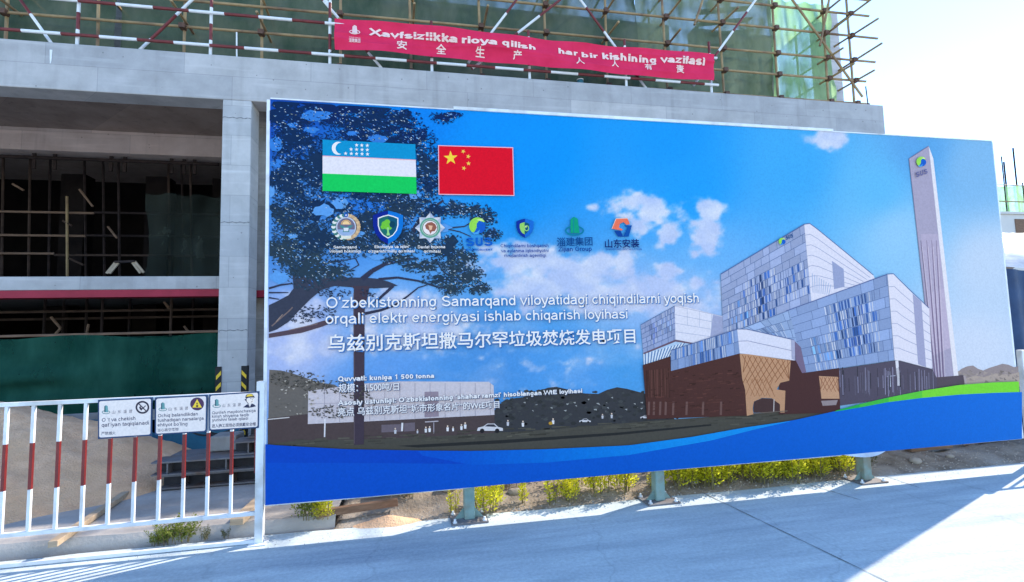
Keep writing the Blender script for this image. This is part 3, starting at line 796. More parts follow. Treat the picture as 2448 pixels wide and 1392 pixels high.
net('safety_net', BX(-15), BX(-3.16), BY(9.62), 0.35, BZ(1.70), M['net_low'], 'deep green net screening the ground floor behind the sand pile', 26, 0.11, 90, 30, None, 0.06)
net('safety_net', BX(-5.9), BX(-3.0), BY(12.6), BZ(3.0), BZ(4.9), M['net_inner'], 'pale torn net hanging inside the upper opening beside the column', 27, 0.25, 30, 20, None)
# ------------------------------------------------------------------ the billboard
YB = 4.34                                   # front face of the board
bc = [on_y(*p, YB) for p in ((646, 236), (2371, 338), (2443, 1050), (635, 1208))]
X0, X1 = -1.138, 6.416
ZT, ZBt = 3.58, 0.29
bb = empty('billboard', (2.6, YB, 0.0), 'huge printed billboard of blue sky, a tree and a modern plant, on green posts', 'billboard')
mb = MB()
qs = [Vector((c.x, YB + .002, c.z)) for c in bc]
qb = [Vector((c.x, YB + .032, c.z)) for c in bc]
mb.add(qs + qb, [(0, 3, 2, 1), (4, 5, 6, 7), (0, 1, 5, 4), (1, 2, 6, 5), (2, 3, 7, 6), (3, 0, 4, 7)])
panel = mb.build('panel', M['white_metal'], bb)
# white edging of folded vinyl
def strip(pts, w, name='edging', y0=-0.008, y1=0.034):
    mb = MB()
    for a, b in zip(pts[:-1], pts[1:]):
        p, q = on_y(*a, YB), on_y(*b, YB)
        mb.bar(Vector((p.x, YB + (y0 + y1) / 2, p.z)), Vector((q.x, YB + (y0 + y1) / 2, q.z)), y1 - y0 if abs(p.x - q.x) > abs(p.z - q.z) else w, w if abs(p.x - q.x) > abs(p.z - q.z) else y1 - y0)
    return mb.build(name, M['white_metal'], bb)
strip([(647, 236), (1085, 262.5)], 0.010)
strip([(1084, 259), (1500, 284), (1990, 312.5)], 0.028, y0=-.012)
strip([(1990, 315), (2371, 337.5)], 0.010)
strip([(644, 238), (633, 1207)], 0.022)
strip([(634, 1208), (880, 1187), (1108, 1166), (1180, 1155), (1600, 1122), (2010, 1088)], 0.012)
strip([(2372, 339), (2446, 1049)], 0.010)
# curled corner of vinyl at the third post
mb = MB()
def curl(u, v):
    a, b = on_y(2008, 1086, YB), on_y(2118, 1076, YB)
    p = a.lerp(b, u)
    return (p.x, YB - 0.012 - 0.05 * v * math.sin(u * math.pi), p.z - 0.035 * math.sin(u * math.pi) * v)
mb.sheet(curl, 12, 3); mb.build('vinyl_curl', M['white_metal'], bb, smooth=True)
# posts
for px, py in ((1123, 1245), (1575, 1197), (2065, 1148)):
    g0 = on_z(px, py)
    x, y = g0.x, 4.43
    mb = MB(); mb.box(x - .045, x + .045, y - .05, y + .05, 0.012, 3.4)
    post = bevel(mb.build('post', M['post_green'], bb), .008)
    mb = MB(); mb.box(x - .16, x + .15, y - .13, y + .13, 0.002, 0.014); mb.build('base_plate', M['steel'], post)
    for sx in (-.13, .12):
        for sy in (-.10, .10):
            mb = MB(); mb.tube((x + sx, y + sy, 0.014), (x + sx, y + sy, 0.045), 0.010, 6); mb.tube((x + sx, y + sy, 0.014), (x + sx, y + sy, 0.024), 0.019, 6); mb.build('bolt', M['white_metal'], post)
    for s in (-1, 1):
        mb = MB(); mb.add([(x + s * .046, y - .006, .014), (x + s * .12, y - .006, .014), (x + s * .046, y - .006, .10), (x + s * .046, y + .006, .014), (x + s * .12, y + .006, .014), (x + s * .046, y + .006, .10)], [(0, 1, 2), (5, 4, 3), (0, 3, 4, 1), (1, 4, 5, 2), (2, 5, 3, 0)])
        mb.build('gusset', M['post_green'], post)
for z in (0.42, 1.5, 2.5, 3.45):
    mb = MB(); mb.box(X0 + .05, X1 - .05, YB + .034, YB + .038, z - .03, z + .03); mb.build('back_rail', M['post_green'], bb)

# ---- the picture: sky and cloud as a fine sheet of ink
def sky_sheet():
    NU, NV = 500, 250
    u = np.linspace(0, 1, NU + 1)[None, :]; v = np.linspace(0, 1, NV + 1)[:, None]
    c = np.array([[p.x, p.z] for p in bc])
    XZ = (c[3][None, None] * ((1 - u) * (1 - v))[..., None] + c[2][None, None] * (u * (1 - v))[..., None] + c[0][None, None] * ((1 - u) * v)[..., None] + c[1][None, None] * (u * v)[..., None])
    X, Z = XZ[..., 0], XZ[..., 1]
    Yv = np.full_like(X, YB - 0.0005)
    W = np.stack([X, Yv, Z], -1) - CAM
    dep = W @ _F
    PX = PW / 2 + FPX * (W @ _R) / dep; PY = PH / 2 - FPX * (W @ _U) / dep
    ctrl = [((660, 250), (20, 80, 190)), ((1000, 270), (0, 132, 240)), ((1200, 300), (0, 146, 248)), ((1600, 330), (24, 153, 247)), ((1900, 400), (62, 170, 245)), ((2100, 450), (95, 186, 245)), ((2200, 360), (90, 165, 230)), ((2330, 400), (126, 184, 234)),
            ((2360, 640), (190, 213, 242)), ((2330, 850), (202, 218, 244)), ((2150, 560), (145, 202, 246)), ((1200, 480), (14, 148, 244)), ((900, 480), (40, 120, 225)), ((1300, 640), (70, 160, 238)), ((1500, 870), (78, 162, 234)), ((1150, 860), (75, 150, 228)), ((700, 800), (165, 185, 242)), ((700, 560), (70, 140, 225)),
            ((950, 720), (120, 175, 240)), ((1000, 640), (75, 155, 238)), ((1400, 930), (86, 162, 238)), ((1650, 450), (30, 158, 248)), ((1700, 620), (100, 178, 246)), ((1130, 560), (58, 158, 242)), ((1700, 760), (150, 190, 243)), ((1520, 760), (125, 180, 242)), ((900, 900), (95, 160, 238)), ((1250, 380), (0, 149, 249))]
    num = np.zeros(PX.shape + (3,)); den = np.zeros(PX.shape)
    for (cx, cy), col in ctrl:
        w = 1 / ((PX - cx) ** 2 + (PY - cy) ** 2 + 900) ** 1.6
        num += w[..., None] * np.array(col, float); den += w
    img = num / den[..., None]
    env = np.zeros(PX.shape)
    blobs = [(1505, 490, 55, 24, 1.0), (1560, 505, 50, 36, 1.05), (1530, 540, 30, 22, .7), (1600, 560, 38, 32, .9), (1585, 590, 24, 16, .7), (1692, 500, 30, 24, .95), (1668, 545, 36, 26, .9), (1690, 570, 30, 40, .8), (1662, 605, 26, 22, .8), (1412, 495, 26, 9, .7), (1990, 325, 44, 26, 1.0), (1975, 345, 18, 14, .7),
             (1390, 650, 120, 34, 1.0), (1460, 625, 60, 24, .9), (1330, 690, 110, 34, 1.05), (1560, 690, 110, 40, .9), (1600, 650, 44, 26, .9), (1440, 710, 190, 40, .8), (1200, 600, 60, 22, .85), (1130, 640, 70, 22, .7), (1240, 620, 90, 30, .8), (1620, 730, 110, 40, .6), (1240, 590, 40, 14, .7),
             (940, 740, 90, 40, .8), (1020, 790, 110, 36, .7), (920, 800, 70, 40, .7), (700, 840, 90, 50, .75), (720, 760, 60, 50, .6), (1070, 850, 150, 22, .45), (1300, 870, 150, 24, .4), (1130, 800, 130, 30, .5), (1420, 810, 120, 30, .35), (1280, 920, 160, 18, .35), (1000, 890, 110, 20, .4)]
    for cx, cy, rx, ry, s in blobs:
        env = np.maximum(env, s * np.exp(-0.5 * (((PX - cx) / rx) ** 2 + ((PY - cy) / ry) ** 2) * 1.2))
    n = NZ.fbm(PX / 34, PY / 26, 6); n2 = NZ2.fbm(PX / 90 + 7, PY / 60, 5)
    a = np.clip((env * 1.05 + (n - 0.5) * 1.15 + (n2 - .5) * .5 - 0.30) / 0.44, 0, 1) * np.clip(env * 5 - .25, 0, 1); a = a * a * (3 - 2 * a)
    wisp = np.clip((n2 - 0.48) / 0.3, 0, 1) * np.clip((PY - 640) / 200, 0, 1) * 0.35 * np.clip((1750 - PX) / 200, 0, 1)
    bank = np.zeros(PX.shape)
    for cx, cy, rx, ry, q_ in ((1450, 690, 230, 60, .75), (1330, 660, 130, 40, .5), (1000, 770, 190, 60, .5), (720, 830, 130, 70, .6), (1560, 740, 170, 40, .5), (1150, 640, 120, 36, .35)):
        bank = np.maximum(bank, q_ * np.exp(-(((PX - cx) / rx) ** 2 + ((PY - cy) / ry) ** 2) * .8))
    a = 1 - (1 - np.clip(a + wisp, 0, 1)) * (1 - bank * np.clip(.35 + 1.3 * (n2 - .2), 0, 1))
    a = np.clip(a, 0, 1) * 0.93
    sh = np.clip((NZ2.fbm(PX / 40 + 3, PY / 30 + 9, 4) - .35) * 2, 0, 1)
    cl = np.array([224, 229, 247.]) * sh[..., None] + np.array([188, 203, 243.]) * (1 - sh[..., None])
    img = img * (1 - a[..., None]) + cl * a[..., None]
    s = img / 255.0
    l = np.where(s <= 0.04045, s / 12.92, ((s + 0.055) / 1.055) ** 2.4) / np.array(CAL_BOARD)
    l = np.clip(l, 0.004, 0.92)
    me = bpy.data.meshes.new('printed_sky')
    V = np.stack([X, Yv, Z], -1).reshape(-1, 3)
    w = NU + 1
    idx = (np.arange(NV)[:, None] * w + np.arange(NU)[None, :])
    F = np.stack([idx, idx + 1, idx + w + 1, idx + w], -1).reshape(-1, 4)
    me.vertices.add(len(V)); me.vertices.foreach_set('co', V.ravel())
    me.loops.add(F.size); me.loops.foreach_set('vertex_index', F.ravel())
    me.polygons.add(len(F)); me.polygons.foreach_set('loop_start', np.arange(len(F)) * 4)
    me.update(calc_edges=True)
    at = me.color_attributes.new('ink', 'FLOAT_COLOR', 'POINT')
    at.data.foreach_set('color', np.concatenate([l.reshape(-1, 3), np.ones((len(V), 1))], 1).astype(np.float32).ravel())
    me.materials.append(M['print'])
    return link('printed_sky', me, panel)
sky_sheet()

rnd = random.Random(5)
def lerp2(a, b, t): return (a[0] + (b[0] - a[0]) * t, a[1] + (b[1] - a[1]) * t)
def shade(c, k): return tuple(max(0, min(255, v * k)) for v in c)

# ---- distant scenery at the foot of the picture
A = Art(YB, CAL_BOARD, 2)
A.poly([(2286, 925), (2286, 893), (2298, 882), (2312, 876), (2326, 874), (2338, 882), (2350, 886), (2364, 880), (2380, 875), (2396, 870), (2410, 872), (2424, 878), (2434, 876), (2437, 920)], (148, 140, 146))
A.up().poly([(2290, 925), (2310, 905), (2330, 898), (2352, 902), (2380, 893), (2410, 897), (2436, 890), (2438, 925)], (172, 162, 158))
for k in range(40):
    x = rnd.uniform(2290, 2432); y = rnd.uniform(884, 910); A.poly([(x, y), (x + rnd.uniform(4, 12), y + rnd.uniform(2, 7)), (x + rnd.uniform(-4, 4), y + rnd.uniform(5, 9))], shade((150, 142, 142), rnd.uniform(.8, 1.12)))
# left hillside and tree masses
A.up().poly([(644, 884), (672, 886), (700, 893), (735, 905), (760, 914), (800, 920), (830, 940), (830, 1012), (1180, 1000), (1180, 1040), (1000, 1078), (640, 1068)], (108, 106, 106))
A.poly([(1180, 1040), (1180, 985), (1190, 968), (1212, 958), (1232, 952), (1250, 950), (1280, 938), (1310, 927), (1330, 925), (1352, 930), (1376, 938), (1400, 941), (1430, 942), (1452, 932), (1475, 926), (1500, 930), (1530, 938), (1560, 946), (1620, 1010), (1400, 1030)], (62, 65, 72))
for k in range(300):
    x = rnd.uniform(1185, 1560); top = 950 if x < 1240 else 930; y = rnd.uniform(top + 4, 1015); r = rnd.uniform(3, 8)
    A.poly([(x + r * math.cos(a), y + .6 * r * math.sin(a)) for a in (0, 1.3, 2.4, 3.5, 4.9)], shade((64, 68, 72), rnd.uniform(.78, 1.2)))
for k in range(60):
    x = rnd.uniform(1200, 1545); y = rnd.uniform(940, 985); A.poly([(x, y), (x + rnd.uniform(2, 8), y - 1), (x + rnd.uniform(2, 7), y + 3)], (165, 172, 178))
A.up()
# white building with panel joints
A.poly([(737, 935), (872, 917), (955, 912), (1168, 913), (1180, 922), (1182, 992), (870, 1008), (736, 1014)], (205, 203, 218))
A.up()
for k in range(1, 13):
    x = 740 + 36 * k; A.line([(x, 925 - (x > 870) * 9), (x, 1012 - (x - 740) * .045)], 1.3, (160, 158, 178))
A.line([(737, 966), (1182, 952)], 1.2, (170, 168, 188))
A.poly([(1015, 937), (1048, 936), (1049, 996), (1015, 998)], (150, 140, 160))
A.line([(1032, 937), (1032, 997)], 2, (200, 196, 214))
A.poly([(736, 1014), (870, 1008), (1182, 992), (1182, 1040), (900, 1062), (640, 1062), (640, 1000), (736, 990)], (82, 72, 76))
A.up()
for x0, x1, y0, y1 in ((912, 960, 1016, 1034), (966, 992, 1012, 1032)): A.poly([(x0, y0), (x1, y0 - 2), (x1, y1 - 2), (x0, y1)], (112, 104, 118))
A.line([(777, 1001), (776, 1045)], 3.4, (225, 228, 240)); A.line([(962, 1011), (961, 1031)], 4.5, (225, 228, 240))
A.line([(1016, 1009), (1048, 1007)], 2.5, (190, 186, 200)); A.line([(1037, 1010), (1037, 1036)], 2, (170, 166, 182))
A.line([(640, 1003), (692, 998)], 2.4, (205, 205, 210))
# dark lawn
A.up().poly([(640, 1062), (720, 1052), (900, 1050), (1100, 1040), (1300, 1028), (1560, 1006), (1800, 990), (2000, 972), (2010, 985), (1885, 1010), (1780, 1026), (1650, 1049), (1500, 1069), (1130, 1082), (1000, 1081), (830, 1078), (640, 1068)], (80, 80, 76))
A.up().poly([(950, 1066), (1200, 1052), (1480, 1034), (1700, 1014), (1700, 1018), (1480, 1040), (1200, 1060), (1000, 1070)], (46, 48, 50))
for k in range(160):
    x = rnd.uniform(660, 1900); y = 1068 - (x - 640) * .055 + rnd.uniform(-14, 8)
    A.line([(x, y), (x + rnd.uniform(8, 40), y - rnd.uniform(0, 2))], rnd.uniform(1, 3), shade((80, 80, 74), rnd.uniform(.75, 1.25)))
# passers-by and cars as printed specks
A.up()
for x, y, s in ((945, 1037, 1), (998, 1036, .7), (1018, 1034, 1), (1027, 1033, 1), (1070, 1031, 1), (1083, 1031, .8), (1103, 1028, 1), (1112, 1025, 1.1), (1214, 1018, 1), (1250, 1020, 1), (1322, 1014, 1), (1440, 1001, .8), (1462, 1000, .9), (1691, 988, 1), (1820, 981, 1), (1827, 980, 1), (1845, 977, .8), (1895, 974, 1), (1903, 973, 1)):
    A.disc(x, y - 12 * s, 1.9 * s, 2.2 * s, (235, 215, 200), 8)
    A.poly([(x - 3 * s, y - 9 * s), (x + 3 * s, y - 9 * s), (x + 2.4 * s, y), (x - 2.4 * s, y)], rnd.choice([(235, 238, 248), (225, 230, 242), (200, 205, 220)]))
def printed_car(x, y, w):
    A.poly([(x, y), (x + w * .04, y - w * .12), (x + w * .25, y - w * .17), (x + w * .4, y - w * .28), (x + w * .68, y - w * .28), (x + w * .82, y - w * .15), (x + w, y - w * .1), (x + w, y)], (215, 218, 230))
    A.up().poly([(x + w * .3, y - w * .17), (x + w * .42, y - w * .25), (x + w * .66, y - w * .25), (x + w * .76, y - w * .15)], (60, 62, 75))
    for t in (.2, .78): A.disc(x + w * t, y, w * .09, w * .09, (40, 40, 46), 10)
printed_car(1586, 998, 42); printed_car(1530, 1000, 26); printed_car(1140, 1030, 62); printed_car(1384, 1009, 28); printed_car(1960, 975, 36)
A.disc(1316, 1012, 5, 4, (190, 150, 60), 9)
A.build('printed_landscape', panel)

# ---- the plant in the picture
PB = Art(YB, CAL_BOARD, 16)
def facade(quad, rows, col, seed, slits=(), gap=(88, 112, 160), tint=.07, coarse=4, vshade=0.0):
    """panelled facade: quad TL,TR,BR,BL; slits = (u0,u1,v0,v1,density,dark colour)"""
    r = random.Random(seed)
    TL, TR, BR, BL = quad
    def q(u, v): return lerp2(lerp2(TL, TR, u), lerp2(BL, BR, u), v)
    PB.poly(quad, col); base = PB.layer
    for i in range(rows):
        v0, v1 = i / rows, (i + 1) / rows
        cuts = [0.0]
        while cuts[-1] < 1:
            cuts.append(min(1.0, cuts[-1] + r.uniform(.5, 1.5) / coarse / 2))
        PB.layer = base + 1
        for a, b in zip(cuts[:-1], cuts[1:]):
            PB.poly([q(a, v0), q(b, v0), q(b, v1), q(a, v1)], shade(col, 1 + r.uniform(-tint, tint)))
        PB.layer = base + 2
        for a in cuts[1:-1]: PB.line([q(a, v0), q(a, v1)], 1.0, gap)
        PB.line([q(0, v0), q(1, v0)], 1.2, gap)
        for u0, u1, s0, s1, dens, dark in slits:
            vm = (v0 + v1) / 2
            if not s0 <= vm <= s1: continue
            PB.layer = base + 3
            u = u0 + r.uniform(0, .02)
            k = 1 - abs((vm - (s0 + s1) / 2) / max(.01, (s1 - s0) / 2)) ** 2 * .6
            while u < u1:
                ck = k * (1 - abs((u - (u0 + u1) / 2) / ((u1 - u0) / 2)) ** 2 * .75)
                w = r.uniform(.008, .026)
                if r.random() < dens * ck: PB.poly([q(u, v0 + .006), q(min(u1, u + w), v0 + .006), q(min(u1, u + w), v1 - .006), q(u, v1 - .006)], shade(dark, r.uniform(.8, 1.5)))
                elif r.random() < .5: PB.poly([q(u, v0 + .006), q(u + .007, v0 + .006), q(u + .007, v1 - .006), q(u, v1 - .006)], shade((225, 232, 250), r.uniform(.85, 1)))
                else: PB.line([q(u, v0), q(u, v1)], 1.0, gap)
                u += w + r.uniform(.006, .02)
    PB.layer = base + 4
BLUE = (50, 84, 146)
# chimney tower
PB.poly([(2172, 380), (2219, 350), (2279, 900), (2230, 904)], (166, 164, 194))
PB.up().poly([(2200, 560), (2242, 560), (2264, 760), (2222, 770)], (178, 172, 202)); PB.poly([(2219, 700), (2257, 690), (2275, 830), (2228, 850)], (186, 178, 208))
PB.poly([(2219, 350), (2230, 380), (2290, 899), (2279, 900)], (226, 228, 242))
PB.up()
for xa, xb, w in ((2200, 2234, 3.4), (2214, 2240, 3.8), (2226, 2247, 3.8), (2237, 2254, 3.4)):
    PB.line([(xa, 575), (lerp2((xa, 575), (xb, 902), .3)), (lerp2((xa, 575), (xb, 902), .65)), (xb, 902)], 1.0, (118, 106, 140), w)
    PB.line([(xa + 3.5, 590), (xb + 4, 902)], 1.2, (206, 198, 222))
PB.line([(2172, 380), (2219, 350)], 1.5, (120, 120, 160)); PB.line([(2172, 380), (2230, 904)], 1.2, (140, 135, 170))
PB.poly([(2192, 906), (2302, 897), (2304, 928), (2192, 940)], (86, 78, 92)); PB.line([(2304, 898), (2310, 930)], 5, (170, 162, 170))
# left block
PB.up().poly([(1612, 732), (1625, 731), (1729, 757), (1729, 797), (1662, 821), (1620, 814), (1614, 814)], (222, 226, 246))
PB.up()
for k in range(4): PB.line([lerp2((1613, 732), (1614, 814), k / 4), lerp2((1729, 757), (1695, 822), k / 4)], 1.1, (170, 178, 212))
for u in (.25, .5, .75): PB.line([lerp2((1613, 733), (1729, 757), u), lerp2((1614, 774), (1729, 790), u)], 1.1, (180, 188, 216))
PB.poly([(1703, 753), (1728, 758), (1728, 797), (1697, 806)], (160, 170, 208))
facade([(1531, 777), (1612, 732), (1614, 814), (1537, 845)], 6, (148, 165, 208), 3, ((.25, .48, .1, .9, .9, (92, 112, 170)), (.55, .95, 0, .7, .5, (120, 145, 200))), coarse=3)
PB.poly([(1537, 845), (1614, 815), (1660, 823), (1601, 853), (1539, 873)], (176, 206, 240))
PB.up()
for k in range(26):
    t = k / 26; a = lerp2((1538, 846), (1640, 818), t); b = lerp2((1539, 872), (1620, 846), t); PB.line([a, b], 1.6, (60, 95, 160) if k % 2 else (236, 244, 253))
PB.poly([(1537, 844), (1614, 812), (1660, 821), (1660, 824), (1614, 817), (1537, 848)], (110, 90, 110))
# main tower
PB.up()
facade([(1722, 656), (1921, 538), (1938, 722), (1728, 801)], 9, (156, 173, 215), 8, ((.24, .62, .38, .98, .85, BLUE), (.62, .99, .48, .92, .55, BLUE), (.05, .4, .6, 1, .35, (90, 130, 190)), (.36, .52, .4, .9, .8, (58, 84, 140))), coarse=4)
PB.poly([(1921, 538), (1934, 536), (1953, 550), (2086, 659), (2090, 668), (1938, 722)], (220, 223, 244))
PB.up()
for k in range(1, 7):
    t = k / 7.5
    a = lerp2((1921, 538), (1938, 722), t * 1.02); c_ = lerp2((1934, 536), (1945, 722), t); d_ = lerp2((1953, 550), (1958, 715), t); e = lerp2((2086, 659), (2020, 700), t * .9)
    PB.line([a, c_, d_, e], 1.2, (150, 160, 200))
PB.poly([(1987, 624), (2015, 644), (2017, 686), (1992, 692)], (150, 164, 206))
for k in range(9): PB.line([lerp2((1940, 654), (1990, 684), k / 9), lerp2((1942, 700), (1984, 706), k / 9)], 1.3, (150, 176, 220))
PB.line([(1722, 656), (1921, 537), (1934, 535), (1953, 549), (2086, 658)], 1.8, (90, 110, 165))
# second block
PB.up().poly([(1800, 800), (1877, 744), (1900, 740), (1920, 815), (1890, 850), (1820, 830)], (160, 184, 224))
facade([(1877, 744), (2119, 657), (2136, 861), (1915, 893)], 8, (140, 165, 213), 14, ((.36, .86, .1, .92, .8, BLUE), (.5, .74, .3, .8, .75, (54, 80, 138)), (.15, .4, .55, .95, .35, (96, 140, 200))), coarse=3)
facade([(1735, 800), (1885, 742), (1905, 830), (1830, 815)], 4, (150, 176, 220), 15, ((.1, .8, .2, 1, .3, (100, 140, 200)),), coarse=3)
PB.up().poly([(2119, 657), (2133, 656), (2152, 675), (2180, 703), (2218, 738), (2226, 882), (2149, 862), (2136, 861)], (222, 224, 244))
PB.up().poly([(2179, 703), (2200, 722), (2211, 878), (2192, 871)], (160, 166, 204))
for k in range(1, 7):
    t = k / 7
    PB.line([lerp2((2119, 657), (2136, 861), t), lerp2((2133, 656), (2149, 862), t), lerp2((2152, 675), (2160, 865), t), lerp2((2218, 738), (2226, 882), t)], 1.3, (158, 164, 202))
PB.line([(1877, 744), (2119, 656), (2133, 655), (2152, 674), (2218, 737)], 1.8, (92, 112, 168))
PB.poly([(1896, 814), (1912, 830), (1925, 890), (1915, 893), (1900, 864)], (120, 108, 140))
# dark glass under it
PB.up().poly([(1930, 892), (2136, 862), (2150, 863), (2226, 883), (2237, 905), (2237, 935), (2130, 952), (2004, 970), (1996, 940)], (84, 80, 100))
PB.up()
for k in range(60):
    x = rnd.uniform(1998, 2232); PB.line([(x, rnd.uniform(876, 905)), (x + 1, rnd.uniform(925, 948))], rnd.uniform(.8, 2.4), shade((96, 96, 118), rnd.uniform(.5, 1.55)))
PB.line([(2141, 862), (2146, 922)], 7, (222, 226, 242)); PB.line([(2124, 888), (2126, 925)], 2, (180, 190, 214)); PB.line([(2118, 900), (2138, 898)], 1.5, (170, 180, 206))
# brown base
PB.up().poly([(1535, 873), (1601, 852), (1602, 884), (1766, 842), (1770, 880), (1780, 935), (1784, 993), (1545, 1002), (1541, 945)], (80, 52, 50))
PB.poly([(1880, 855), (1900, 862), (1915, 892), (2003, 880), (2006, 986), (1860, 990), (1860, 915)], (76, 50, 52))
PB.up()
for k in range(36):
    x = rnd.uniform(1540, 1600); PB.line([(x, 880 + (1600 - x) * .1), (x + rnd.uniform(-2, 3), 950)], rnd.uniform(1, 3), shade((84, 56, 52), rnd.uniform(.75, 1.25)))
for k in range(180):
    x = rnd.uniform(1548, 1772); y = rnd.uniform(885 + max(0, 1700 - x) * .03, 985); PB.line([(x, y), (x + rnd.uniform(4, 16), y - 1)], rnd.uniform(1, 3), shade((80, 52, 48), rnd.uniform(.75, 1.25)))
for x in (1550, 1562, 1577, 1590, 1608, 1640, 1679, 1722): PB.line([(x, 960), (x - 1, 992)], 5, (112, 86, 84))
PB.up().poly([(1766, 846), (1788, 847), (1888, 862), (1884, 910), (1863, 915), (1854, 931), (1875, 934), (1873, 986), (1863, 986), (1860, 966), (1843, 952), (1819, 951), (1800, 960), (1797, 975), (1799, 990), (1783, 994), (1779, 932), (1772, 906)], (192, 150, 120))
PB.poly([(1955, 899), (2000, 901), (2004, 953), (1961, 953)], (196, 156, 128))
PB.up()
for k in range(9):
    x = 1772 + k * 13.5
    PB.line([(x, 848 + (x - 1770) * .12), (x + 46 if x < 1800 else min(1884, x + 30), 935 if x < 1812 else 905)], 1.5, (140, 94, 66))
    PB.line([(x + 8, 850 + (x - 1770) * .12), (max(1774, x - 30), 915 if x > 1790 else 890)], 1.5, (140, 94, 66))
for k in range(5):
    x = 1780 + k * 12; PB.line([(x, 905), (x + 22, 948)], 1.3, (158, 112, 82)); PB.line([(x + 18, 905), (x, 946)], 1.3, (158, 112, 82))
for k in range(5):
    x = 1957 + k * 10; PB.line([(x, 902), (min(2002, x + 18), 936)], 1.4, (146, 98, 74)); PB.line([(x + 6, 902), (max(1958, x - 12), 932)], 1.4, (146, 98, 74))
PB.poly([(1862, 967), (1859, 964), (1843, 953), (1819, 952), (1801, 960), (1799, 975), (1800, 986), (1862, 984)], (74, 56, 58))
PB.line([(1848, 954), (1847, 985)], 2.2, (190, 186, 190))
PB.line([(1798, 988), (1880, 982)], 2, (110, 100, 96)); PB.poly([(1960, 958), (2000, 956), (1996, 968), (1964, 970)], (150, 140, 148))
# canopy
PB.up()
PB.poly([(1760, 788), (1782, 788), (1896, 814), (1897, 862), (1787, 847), (1766, 845)], (220, 224, 246))
facade([(1602, 838), (1760, 788), (1766, 845), (1602, 887)], 2, (134, 160, 208), 9, ((.05, .95, 0, .55, .45, (70, 110, 176)), (.25, .8, .5, 1, .6, (62, 100, 168))), coarse=5)
PB.up().line([(1762, 816), (1785, 815), (1897, 840)], 1.4, (150, 158, 196)); PB.line([(1602, 838), (1760, 787), (1782, 787), (1896, 813)], 1.6, (96, 116, 168))
PB.poly([(1888, 812), (1897, 814), (1898, 862), (1890, 858)], (170, 176, 210))
PB.build('printed_plant', panel)

# ---- the tree in the picture
T = Art(YB, CAL_BOARD, 16)
BRK = (52, 58, 84)
T.poly([(643, 730), (660, 722), (690, 706), (702, 690), (700, 660), (714, 622), (770, 630), (800, 650), (830, 664), (870, 664), (905, 667), (930, 674), (951, 683), (930, 688), (895, 690), (850, 688), (800, 684), (768, 694), (742, 716), (716, 742), (690, 770), (662, 788), (643, 795)], (58, 66, 88))
T.poly([(643, 808), (643, 798), (720, 784), (770, 768), (800, 762), (800, 770), (768, 782), (722, 796)], (86, 74, 88))
T.poly([(838, 684), (846, 690), (847, 1064), (870, 1062), (872, 740), (884, 684)], (70, 62, 78))
T.up()
for pts, w, w2 in (([(866, 668), (890, 648), (920, 632), (960, 622), (1000, 618)], 13, 4), ([(905, 668), (950, 664), (1000, 672), (1050, 688), (1090, 690)], 6, 3), ([(940, 684), (905, 716), (880, 730)], 7, 5), ([(873, 750), (910, 742), (945, 730), (975, 708), (1000, 688), (1020, 682)], 7, 2),
                  ([(985, 560), (1000, 530), (1030, 500), (1060, 480)], 11, 5), ([(1020, 500), (1050, 512), (1048, 540)], 4, 2), ([(1000, 545), (1080, 545), (1110, 542), (1130, 530)], 4, 2), ([(1060, 546), (1100, 555), (1125, 566)], 3, 2), ([(730, 640), (780, 630), (850, 618)], 3, 2), ([(850, 618), (858, 634), (830, 650)], 3, 2), ([(800, 622), (830, 640)], 3, 1.5),
                  ([(735, 293), (780, 283), (840, 280)], 4, 2), ([(643, 700), (690, 700)], 4, 2), ([(643, 690), (670, 682), (700, 678)], 5, 3), ([(643, 712), (668, 716)], 4, 2), ([(1040, 620), (1060, 650), (1075, 660)], 4, 2), ([(1110, 640), (1130, 670)], 3, 2)):
    T.line(pts, w, BRK, w2)
T.line([(650, 780), (690, 745), (700, 735)], 3, (120, 108, 112)); T.line([(660, 770), (676, 752)], 2, (150, 135, 130)); T.line([(846, 700), (847, 1060)], 2, (98, 88, 100)); T.line([(690, 790), (760, 774)], 2, (128, 112, 116))
MASS = [(690, 270, 70, 45), (800, 265, 90, 30), (880, 290, 90, 40), (960, 285, 40, 28), (700, 330, 55, 45), (900, 345, 120, 45), (990, 330, 40, 28), (760, 400, 110, 60), (690, 430, 55, 60), (880, 440, 120, 40), (1020, 400, 34, 40), (1030, 440, 30, 26), (1060, 280, 28, 14), (1085, 272, 18, 9), (690, 520, 55, 50), (760, 500, 90, 35), (860, 540, 60, 45), (960, 500, 60, 40), (930, 560, 70, 40), (1040, 505, 44, 18), (760, 580, 90, 45), (680, 600, 45, 50), (740, 640, 50, 45), (840, 590, 70, 22), (1000, 580, 55, 26), (1090, 500, 28, 18), (1130, 505, 36, 16), (1160, 520, 30, 16), (1175, 560, 22, 14), (1070, 600, 36, 36), (1090, 640, 30, 22), (1060, 670, 48, 14), (1120, 660, 34, 22), (1145, 690, 26, 13), (1010, 636, 50, 14), (800, 650, 40, 22), (1080, 690, 30, 16), (960, 470, 80, 24), (1110, 615, 30, 20), (950, 620, 40, 12)]
HOLE = [(757, 277, 36, 13), (700, 300, 14, 6), (660, 345, 22, 15), (662, 392, 20, 9), (815, 486, 24, 12), (775, 505, 26, 14), (850, 560, 20, 10), (668, 662, 24, 14), (990, 465, 18, 10), (905, 332, 26, 9), (960, 395, 14, 8), (650, 460, 8, 14), (900, 615, 20, 6), (1050, 545, 30, 10), (745, 312, 20, 8), (840, 320, 16, 6), (700, 565, 14, 6)]
def in_holes(x, y): return any(((x - a) / rx) ** 2 + ((y - b) / ry) ** 2 < 1 for a, b, rx, ry in HOLE)
def board_top(x): return 242 + (x - 646) * .0591
